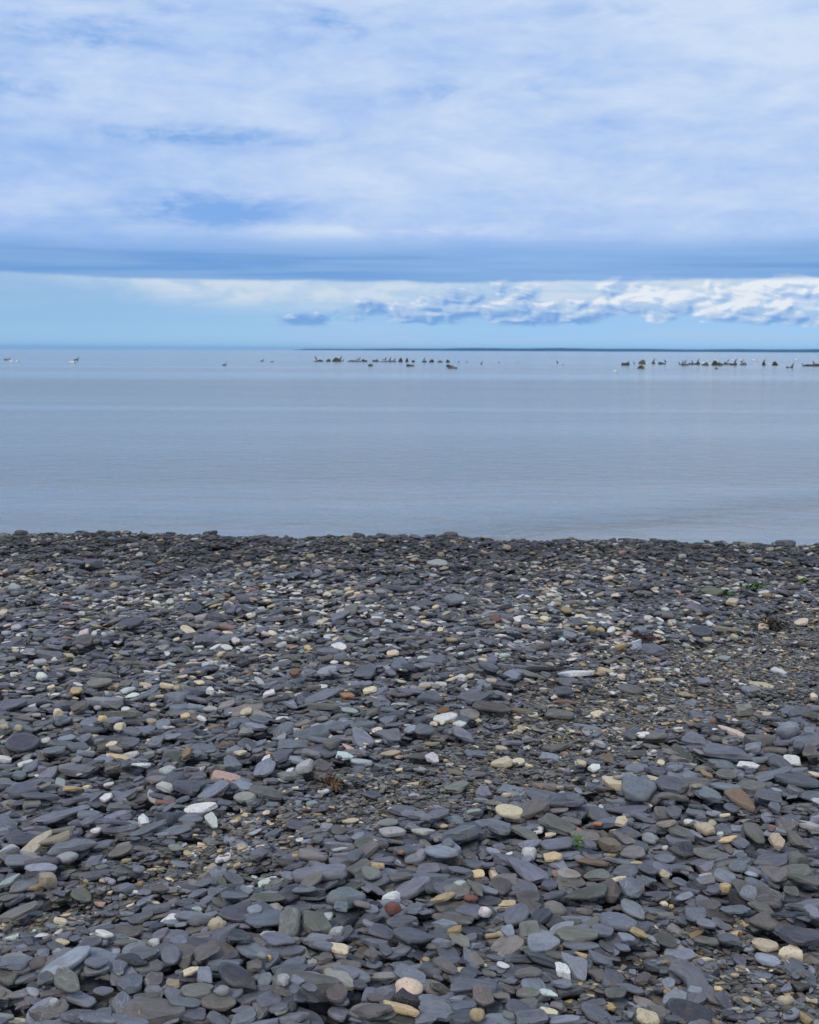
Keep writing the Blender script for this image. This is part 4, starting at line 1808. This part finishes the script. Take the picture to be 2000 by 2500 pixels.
def ground_at(px, py, lift=0.0):
    z = 0.02
    for _ in range(4):
        x, y, dist = on_plane(px, py, z)
        ii = min(max(int((x - GX0) / CELL), 4), NGX - 5); jj = min(max(int((y - GY0) / CELL), 4), NGY - 5)
        z = float(np.percentile(H[jj - 3:jj + 4, ii - 3:ii + 4], 70)) + lift
    return x, y, z, dist / FPX

def tube(path, radii, n=8, flat=1.0, jitter=0.0, rs=None):
    """closed tapered tube along a path"""
    P_ = np.array(path, float)
    V_, F_ = [], []
    m_ = len(P_)
    for i in range(m_):
        t_ = P_[min(i + 1, m_ - 1)] - P_[max(i - 1, 0)]
        t_ = t_ / (np.linalg.norm(t_) + 1e-9)
        up = np.array([0, 0, 1.0]) if abs(t_[2]) < 0.9 else np.array([1.0, 0, 0])
        s_ = np.cross(t_, up); s_ /= np.linalg.norm(s_)
        u_ = np.cross(s_, t_)
        for k in range(n):
            a_ = 2 * np.pi * k / n
            r_ = radii[i] * (1 + (rs.normal(0, jitter) if jitter else 0))
            V_.append(P_[i] + r_ * (math.cos(a_) * s_ + flat * math.sin(a_) * u_))
    for i in range(m_ - 1):
        for k in range(n):
            k2 = (k + 1) % n
            F_.append((i * n + k, i * n + k2, (i + 1) * n + k2, (i + 1) * n + k))
    F_.append(tuple(range(n))[::-1])
    F_.append(tuple((m_ - 1) * n + k for k in range(n)))
    return V_, F_

def wood(name, px, py, length, thick, ang, material, label, cat, seed, flat=0.75, kinks=0.05, taper=0.6, lift=0.004):
    rs = np.random.default_rng(seed)
    x, y, z, s_ = ground_at(px, py)
    L_ = length * s_; r_ = thick * s_ / 2
    pts, rad = [], []
    for i in range(12):
        t_ = i / 11
        pts.append(((t_ - 0.5) * L_, rs.normal(0, kinks * r_ * 2), rs.normal(0, kinks * r_ * 2) + 0.1 * r_ * math.sin(3 * t_)))
        e_ = min(1.0, 0.55 + 4 * min(t_, 1 - t_))
        rad.append(r_ * e_ * (1 - (1 - taper) * t_) * rs.uniform(0.88, 1.1))
    V_, F_ = tube(pts, rad, 9, flat, 0.05, rs)
    o = link(name, mesh(name, V_, F_, True, 45), material, None, label, cat)
    o.location = (x, y, z + r_ * flat * 0.6 + lift)
    o.rotation_euler = (0, 0, -R(ang) * 2.0)
    return o

wood('driftwood_log', 1333, 1640, 102, 19, -3.0, m_log, "black weathered driftwood log lying left of the white and orange slabs", 'driftwood', 1)
wood('driftwood_branch', 827, 1385, 82, 6, 2.0, m_branch, "thin pinkish bleached branch lying just below the crest", 'branch', 2, kinks=0.35, taper=0.35, lift=0.012)
wood('driftwood_plank', 224, 1362, 70, 11, -3.0, m_plank, "dark red-brown piece of wood near the crest at the left", 'driftwood', 3, flat=0.4, lift=0.012)
for k, (px, py, ln, an, where_) in enumerate(((298, 1709, 30, 12, "pale thin twig slanting between slates in the mid left"),
                                             (663, 1686, 26, 14, "pale thin twig below the boot-shaped slate"),
                                             (557, 1655, 16, 25, "short pale twig left of the boot-shaped slate"),
                                             (283, 1888, 30, -25, "thin dark-tipped twig above the long slate bar at the left"),
                                             (425, 1761, 34, -3, "long straw-like twig beside the cream pebbles in the mid left"))):
    wood('twig', px, py, ln, 2.4, an, m_twig, where_, 'twig', 20 + k, flat=1.0, kinks=0.5, taper=0.5, lift=0.006)

def weed(name, px, py, wpx, hpx, n, material, label, cat, seed, width=0.010, ln=0.06, lie=0.5):
    rs = np.random.default_rng(seed)
    x, y, z, s_ = ground_at(px, py)
    Wm = wpx * s_ / 2; Hm = hpx * s_
    V_, F_ = [], []
    for _ in range(n):
        a_ = rs.uniform(0, 6.28)
        r_ = math.sqrt(rs.random())
        p = np.array([Wm * 0.85 * r_ * math.cos(a_), Wm * 0.75 * r_ * math.sin(a_), rs.uniform(0, 0.35) * Hm * (1.1 - r_)])
        d_ = np.array([rs.normal(), rs.normal(), abs(rs.normal(0, lie)) + 0.1]); d_ /= np.linalg.norm(d_)
        w_ = width * rs.uniform(0.5, 1.3)
        side = np.cross(d_, [0, 0, 1]); side /= np.linalg.norm(side) + 1e-6
        k0 = len(V_)
        L_ = ln * rs.uniform(0.5, 1.2)
        for q in range(5):
            t_ = q / 4
            ww = w_ * (0.35 + 1.3 * t_ * (1.25 - t_)) / 1.0
            tw = side * math.cos(2 * t_ + a_) + np.array([0, 0, 1]) * math.sin(2 * t_ + a_) * 0.6
            V_.append(p - tw * ww / 2 + rs.normal(0, w_ * 0.12, 3)); V_.append(p + tw * ww / 2 + rs.normal(0, w_ * 0.12, 3))
            p = p + d_ * L_ / 4 + rs.normal(0, L_ * 0.05, 3)
            d_ = d_ + np.array([rs.normal(0, 0.25), rs.normal(0, 0.25), -0.35]); d_ /= np.linalg.norm(d_)
            p[2] = max(p[2], -0.004)
        for q in range(4):
            F_.append((k0 + 2 * q, k0 + 2 * q + 1, k0 + 2 * q + 3, k0 + 2 * q + 2))
    me = mesh(name, V_, F_, True)
    o = link(name, me, material, None, label, cat)
    so = o.modifiers.new("thickness", 'SOLIDIFY'); so.thickness = 0.0018
    o.location = (x, y, z)
    return o

weed('seaweed_clump', 1880, 1520, 62, 34, 150, m_weed, "dark brown tangled seaweed clump beside long cream stones at the right", 'seaweed', 31, 0.011, 0.07, 0.9)
weed('seaweed_clump', 808, 1932, 46, 26, 46, m_kelp, "dry orange-brown weed tuft below the pink slab, near the beach centre", 'seaweed', 32, 0.011, 0.06, 0.5)
weed('seaweed_clump', 1432, 1580, 50, 14, 60, m_redweed, "dark red weed shreds above the orange-stained slab", 'seaweed', 33, 0.009, 0.05, 0.25)
weed('seaweed_clump', 1572, 1552, 46, 12, 50, m_redweed, "dark red weed shreds above the plastic scrap", 'seaweed', 34, 0.009, 0.05, 0.25)
weed('seaweed_clump', 1925, 1488, 16, 9, 18, m_redweed, "small dark red weed shred right of the brown seaweed clump", 'seaweed', 35, 0.009, 0.04, 0.4)
weed('seaweed_clump', 1022, 1372, 30, 9, 26, m_redweed, "small red-brown weed shred left of the long white stone", 'seaweed', 36, 0.009, 0.04, 0.3)
weed('seaweed_clump', 1990, 1408, 26, 11, 24, m_redweed, "red-brown weed shred at the right edge below the crest", 'seaweed', 37, 0.009, 0.04, 0.4)

def leaf_mesh(seed, L_, W_):
    rs = np.random.default_rng(seed)
    V_, F_ = [], []
    for q in range(7):
        t_ = q / 6
        w_ = W_ * math.sin(math.pi * min(1, t_ * 0.92 + 0.06)) ** 0.8
        zc_ = 0.30 * L_ * t_ - 0.35 * L_ * t_ * t_
        for sgn in (-1, 0, 1):
            V_.append((t_ * L_, sgn * w_ / 2 + rs.normal(0, W_ * 0.02), zc_ + abs(sgn) * 0.12 * w_ + rs.normal(0, W_ * 0.02)))
    for q in range(6):
        for k in range(2):
            F_.append((q * 3 + k, q * 3 + k + 1, (q + 1) * 3 + k + 1, (q + 1) * 3 + k))
    return mesh("leaf", V_, F_, True)

def plant(px, py, spec, stem_h, material, label, cat, seed, name):
    rs = np.random.default_rng(seed)
    x, y, z, s_ = ground_at(px, py)
    root = link(name, None, None, None, label, cat)
    root.location = (x, y, z - 0.004)
    st = stem_h * s_
    V_, F_ = tube([(0, 0, -0.01), (0.002, 0, st * 0.5), (0, 0.002, st)], [0.0016, 0.0013, 0.0008], 6)
    link('stem', mesh("stem", V_, F_), m_stem, root)
    shapes = [leaf_mesh(seed * 10 + k, 1.0, 0.62) for k in range(3)]
    for me in shapes: me.materials.append(material)
    for (az_, el_, ln, hz) in spec:
        lf = link('leaf', shapes[int(rs.integers(0, 3))], None, root)
        lf.location = (0, 0, hz * st)
        lf.rotation_euler = (rs.normal(0, 0.3), -R(el_), R(az_))
        lf.scale = (ln * s_,) * 3
    return root

plant(1411, 2072, [(150, 35, 24, 1.0), (200, 12, 17, 0.6), (25, 38, 24, 1.0), (-25, 10, 18, 0.5), (70, 50, 18, 1.0), (-75, -20, 16, 0.4), (110, 20, 16, 0.7)],
      20, m_leaf, "small green seedling sprouting between slates right of centre", 'plant', 41, 'seedling')
def clump(px, py, wpx, n, label, seed, name='green_weed'):
    rs = np.random.default_rng(seed)
    x, y, z, s_ = ground_at(px, py)
    root = link(name, None, None, None, label, 'plant')
    root.location = (x, y, z)
    shapes = [leaf_mesh(seed * 10 + k, 1.0, 0.7) for k in range(3)]
    for me in shapes: me.materials.append(m_weedgreen)
    for _ in range(n):
        lf = link('leaf', shapes[int(rs.integers(0, 3))], None, root)
        u = rs.uniform(-0.5, 0.5)
        lf.location = (u * wpx * s_, rs.normal(0, 0.25) * wpx * s_ + u * 0.5 * wpx * s_, rs.uniform(0, 0.035))
        lf.rotation_euler = (rs.normal(0, 0.5), -R(rs.uniform(-5, 55)), rs.uniform(0, 6.28))
        lf.scale = (rs.uniform(0.026, 0.05),) * 3
clump(1838, 1440, 62, 64, "bright green leafy weed clump beside the flat olive-stained stone", 51)
clump(1965, 1417, 16, 9, "tiny bright green weed tuft near the right edge below the crest", 52)
clump(1768, 1459, 18, 9, "tiny bright green weed tuft below the flat olive-stained stone", 53)

# a scrap of clear plastic
m_plas, g, bs = mat("clear_plastic")
bs.inputs['Base Color'].default_value = (0.82, 0.84, 0.85, 1)
bs.inputs['Roughness'].default_value = 0.25
bs.inputs['Transmission Weight'].default_value = 0.6
bs.inputs['IOR'].default_value = 1.2
x, y, z, s_ = ground_at(1554, 1583)
V_, F_ = [], []
w_, h_ = 12 * s_, 22 * s_
for q, (zz_, f) in enumerate(((0.0, 1.0), (0.25, 0.93), (0.6, 0.86), (1.0, 0.74))):
    for k in range(12):
        a_ = 2 * math.pi * k / 12
        cx_ = abs(math.cos(a_)) ** 0.5 * math.copysign(1, math.cos(a_)); sy_ = abs(math.sin(a_)) ** 0.5 * math.copysign(1, math.sin(a_))
        V_.append((cx_ * w_ * f + 0.2 * w_ * zz_, sy_ * w_ * 0.7 * f, zz_ * h_ * (1 + 0.12 * math.cos(a_ + 1))))
for q in range(3):
    for k in range(12):
        F_.append((q * 12 + k, q * 12 + (k + 1) % 12, (q + 1) * 12 + (k + 1) % 12, (q + 1) * 12 + k))
F_.append(tuple(36 + k for k in range(12)))
cup = link('plastic_scrap', mesh("plastic_scrap", V_, F_, True, 40), m_plas, None, "translucent scrap of pale plastic standing among slates", 'litter')
cup.modifiers.new("thickness", 'SOLIDIFY').thickness = 0.0012
cup.location = (x, y, z - 0.004)
cup.rotation_euler = (0.12, -0.1, 0.4)

# ------------------------------------------------------------------ rocks and birds out on the water
m_rock = plain("weedy_rock", (0.055, 0.043, 0.027), rough=0.9, var=0.6, scale=3.0)
m_rock2 = plain("olive_rock", (0.080, 0.066, 0.026), rough=0.9, var=0.5, scale=3.0)
m_rock3 = plain("grey_rock", (0.11, 0.092, 0.076), rough=0.9, var=0.4, scale=3.0)
ROCKS = [  # px, width px, height px, waterline py, tone
    (777, 26, 4, 882.5, 0), (802, 14, 6, 882.5, 1), (822, 25, 9, 882.7, 1), (868, 42, 4, 883, 2), (890, 16, 6, 883, 0), (917, 14, 6, 883, 1), (946, 46, 3, 883.3, 2),
    (978, 13, 9, 883.3, 0), (994, 9, 8, 883.3, 0), (906, 14, 5, 893.5, 0), (1002, 20, 5, 894, 0), (1009, 8, 6, 884, 0), (1036, 13, 4, 884, 0), (1053, 15, 6, 884, 0),
    (1074, 17, 4, 884.3, 2), (1094, 12, 6, 884.5, 0), (1098, 19, 5, 895, 0), (1105, 24, 5, 899.5, 2),
    (1528, 20, 8, 891.8, 0), (1568, 19, 10, 888.5, 2), (1565, 20, 7, 899.5, 1), (1596, 10, 5, 888, 0), (1616, 18, 5, 889, 0), (1672, 18, 6, 892, 2), (1688, 14, 5, 890, 0),
    (1703, 14, 6, 890, 0), (1722, 20, 6, 892, 2), (1746, 17, 10, 891.5, 0), (1758, 15, 8, 892.5, 1), (1775, 17, 6, 890, 2), (1791, 17, 6, 891.5, 0), (1812, 14, 5, 891, 2),
    (1749, 9, 3, 900.5, 0), (1865, 10, 8, 891.5, 0), (1893, 15, 8, 891.5, 0), (1924, 8, 4, 898, 2), (1933, 8, 4, 898, 2), (1985, 36, 6, 894, 0)]
ordn = lambda i: (ORD[1:2] and (['first'] + ORD[1:] + ['sixteenth', 'seventeenth', 'eighteenth', 'nineteenth', 'twentieth', 'twenty-first', 'twenty-second', 'twenty-third', 'twenty-fourth']))[i]
rock_tops = []
lr = rr = 0
for k, (px, wpx, hpx, py, tone) in enumerate(ROCKS):
    x, y, dist = on_plane(px, py, SEA_Z)
    s_ = dist / FPX
    V_, F_ = stone_arrays(700 + k, 'k', 20)
    rs = np.random.default_rng(800 + k)
    V_ = V_ * np.array([wpx * s_ / 2, wpx * s_ * 0.4, hpx * s_])
    V_[:, 2] += 0.25 * hpx * s_ * np.sin(V_[:, 0] * 3.3 / (wpx * s_) * 2 + k) * (V_[:, 2] > 0) - 0.1 * hpx * s_
    if px < 1300:
        lb = "%s low weedy rock from the left in the left-hand rock row" % ordn(lr); lr += 1
    else:
        lb = "%s low weedy rock from the left in the right-hand rock row" % ordn(rr); rr += 1
    o = link('sea_rock', mesh("sea_rock", V_, F_, True, 40), (m_rock, m_rock2, m_rock3)[tone], None, lb, 'rock', 'rocks standing out of the water')
    o.location = (x, y, SEA_Z)
    rock_tops.append((px, wpx, py, x, y, float(V_[:, 2].max())))

m_dark = plain("dark_plumage", (0.022, 0.021, 0.022), rough=0.6, var=0.4, scale=6)
m_brown = plain("brown_plumage", (0.075, 0.055, 0.045), rough=0.7, var=0.4, scale=6)
m_white = plain("white_plumage", (0.75, 0.75, 0.74), rough=0.7, var=0.08, scale=6)
def bird_mesh(kind):
    if kind == 'stand':      # upright cormorant
        path = [(-0.34, 0, 0.02), (-0.24, 0, 0.12), (-0.13, 0, 0.25), (-0.02, 0, 0.40), (0.06, 0, 0.54), (0.09, 0, 0.63), (0.08, 0, 0.72), (0.10, 0, 0.80), (0.15, 0, 0.845), (0.19, 0, 0.845), (0.22, 0, 0.84), (0.30, 0, 0.825)]
        rad = [0.02, 0.055, 0.105, 0.125, 0.105, 0.065, 0.04, 0.036, 0.048, 0.046, 0.02, 0.006]
        legs = True
    elif kind == 'swim':
        path = [(-0.36, 0, 0.05), (-0.25, 0, 0.07), (-0.10, 0, 0.06), (0.08, 0, 0.06), (0.20, 0, 0.10), (0.25, 0, 0.20), (0.25, 0, 0.32), (0.28, 0, 0.40), (0.33, 0, 0.415), (0.36, 0, 0.41), (0.45, 0, 0.40)]
        rad = [0.015, 0.06, 0.11, 0.12, 0.085, 0.05, 0.036, 0.045, 0.046, 0.022, 0.006]
        legs = False
    else:                    # gull on the water, plump with a short neck
        path = [(-0.34, 0, 0.14), (-0.24, 0, 0.11), (-0.08, 0, 0.08), (0.08, 0, 0.09), (0.18, 0, 0.15), (0.21, 0, 0.23), (0.24, 0, 0.28), (0.28, 0, 0.285), (0.31, 0, 0.275), (0.37, 0, 0.26)]
        rad = [0.01, 0.06, 0.125, 0.13, 0.095, 0.06, 0.058, 0.05, 0.02, 0.006]
        legs = False
    V_, F_ = tube(path, [q_ * 1.35 for q_ in rad], 10)
    if legs:
        for sgn in (-1, 1):
            W_, E_ = tube([(-0.08, sgn * 0.05, 0.30), (-0.05, sgn * 0.06, 0.12), (-0.06, sgn * 0.06, 0.0), (0.05, sgn * 0.07, -0.01)], [0.03, 0.016, 0.014, 0.02], 6)
            k0 = len(V_)
            V_ += W_; F_ += [tuple(v + k0 for v in f) for f in E_]
    return mesh("bird_" + kind, V_, F_, True, 60)
BM = {}
def bird(px, py, hpx, kind, tone, label, facing, scale_w=1.0):
    key = (kind, tone)
    if key not in BM:
        BM[key] = bird_mesh(kind)
        BM[key].materials.append({'d': m_dark, 'b': m_brown, 'w': m_white}[tone])
    x = None
    if kind == 'stand':
        best = min(rock_tops, key=lambda r_: abs(r_[0] - px) / r_[1] + 0.15 * max(0, abs(r_[2] - py) - 4))
        if abs(best[0] - px) < best[1] * 0.52 and abs(best[2] - py) < 9:
            _, _, dist = on_plane(px, best[2], SEA_Z)
            d_ = ray(px, best[2])
            kk = best[4] / d_.y
            x, y, z = d_.x * kk, best[4], SEA_Z + best[5] * (0.80 if abs(best[0] - px) < best[1] * 0.3 else 0.5)
            dist = kk
    if x is None:
        x, y, dist = on_plane(px, py, SEA_Z)
        z = SEA_Z - (0.28 if kind == 'stand' else 0.02)
    s_ = hpx * dist / FPX / {'stand': 0.88, 'swim': 0.46, 'gull': 0.34}[kind]
    if kind == 'stand': s_ = min(max(s_, 0.55), 1.0)
    o = link('seabird', BM[key], None, None, label, 'bird', 'birds out on the water')
    o.location = (x, y, z)
    o.scale = (s_ * scale_w, s_, s_)
    o.rotation_euler = (0, 0, facing)
    return o
STAND = [(771, 880, 11, 'd'), (833, 880, 9, 'b'), (838, 882, 12, 'b'), (872, 882, 6, 'd'), (878, 882, 8, 'd'), (907, 883, 6, 'd'), (935, 883, 6, 'd'), (942, 882, 10, 'd'), (953, 882, 10, 'd'), (964, 882, 8, 'd'),
         (1036, 882, 8, 'd'), (1120, 885, 8, 'd'), (1141, 885, 7, 'd'), (1176, 889, 13, 'b'), (1219, 886, 7, 'd'), (1264, 886, 7, 'd'), (1361, 886, 10, 'd'), (1375, 891, 7, 'd'),
         (1535, 888, 8, 'd'), (1549, 889, 9, 'd'), (1597, 885, 8, 'd'), (1624, 887, 9, 'd'), (1659, 890, 13, 'd'), (1668, 889, 8, 'b'), (1674, 890, 9, 'b'), (1690, 887, 7, 'd'), (1705, 888, 9, 'd'),
         (1778, 887, 7, 'b'), (1796, 888, 10, 'd'), (1812, 889, 9, 'b'), (1821, 891, 11, 'd'), (1833, 891, 5, 'd'), (1867, 888, 7, 'd'), (1936, 892, 10, 'd'), (1961, 894, 10, 'd'), (1986, 891, 8, 'd')]
lc = rc = 0
for k, (px, py, hpx, tone) in enumerate(STAND):
    if px < 1450:
        lb = "%s upright dark bird from the left along the left rock row" % ordn(lc) if tone == 'd' else "%s upright bird from the left along the left rock row, browner" % ordn(lc); lc += 1
    else:
        lb = "%s upright dark bird from the left along the right rock row" % ordn(rc) if tone == 'd' else "%s upright bird from the left along the right rock row, browner" % ordn(rc); rc += 1
    bird(px, py, hpx, 'stand', tone, lb, random.choice((0.3, -0.4, 2.8, 3.5, 0.0, 3.14)) + random.uniform(-0.4, 0.4))
for px, py, hpx, lb in ((12, 879, 5, "small dark bird swimming at the far left edge"), (20, 879, 6, "dark bird swimming just left of two white birds"),
                        (186, 880, 8, "dark bird swimming just behind the large white bird"), (548, 892, 7, "dark bird swimming alone left of the rocks, nearest"),
                        (640, 882, 6, "dark bird swimming far out, left one of a pair"), (664, 884, 5, "dark bird swimming far out, right one of a pair")):
    bird(px, py, hpx, 'swim', 'd', lb, random.uniform(-0.5, 0.5))
for px, py, hpx, sw, lb in ((26, 884, 6, 1.0, "white bird afloat at the far left, left one of two"), (43, 883.5, 6, 0.8, "white bird afloat at the far left, right one of two"),
                            (177, 886.5, 7, 1.45, "large white bird afloat left of centre"), (1503, 908, 7, 0.9, "white bird afloat closest to the beach"),
                            (1581, 889, 6, 0.9, "white bird left of the right rock row's gap"), (1720, 889.5, 8, 1.1, "white bird resting mid way along the right rock row"),
                            (1733, 891, 6, 0.9, "white bird just right of the resting white bird in the row"), (1877, 891, 6, 1.0, "white bird between two dark rocks near the right end"),
                            (1745, 882, 6, 0.9, "white bird behind the darkest rock of the right row"), (1790, 881, 6, 0.9, "white bird far out behind the right row, left one of three"),
                            (1812, 881.5, 6, 1.0, "white bird far out behind the right row, middle one of three"), (1842, 881.5, 6, 1.2, "white bird far out behind the right row, right one of three"),
                            (1945, 880.5, 6, 1.1, "white bird far out near the right edge")):
    bird(px, py, hpx, 'gull', 'w', lb, random.choice((0.0, 3.14)) + random.uniform(-0.4, 0.4), sw)
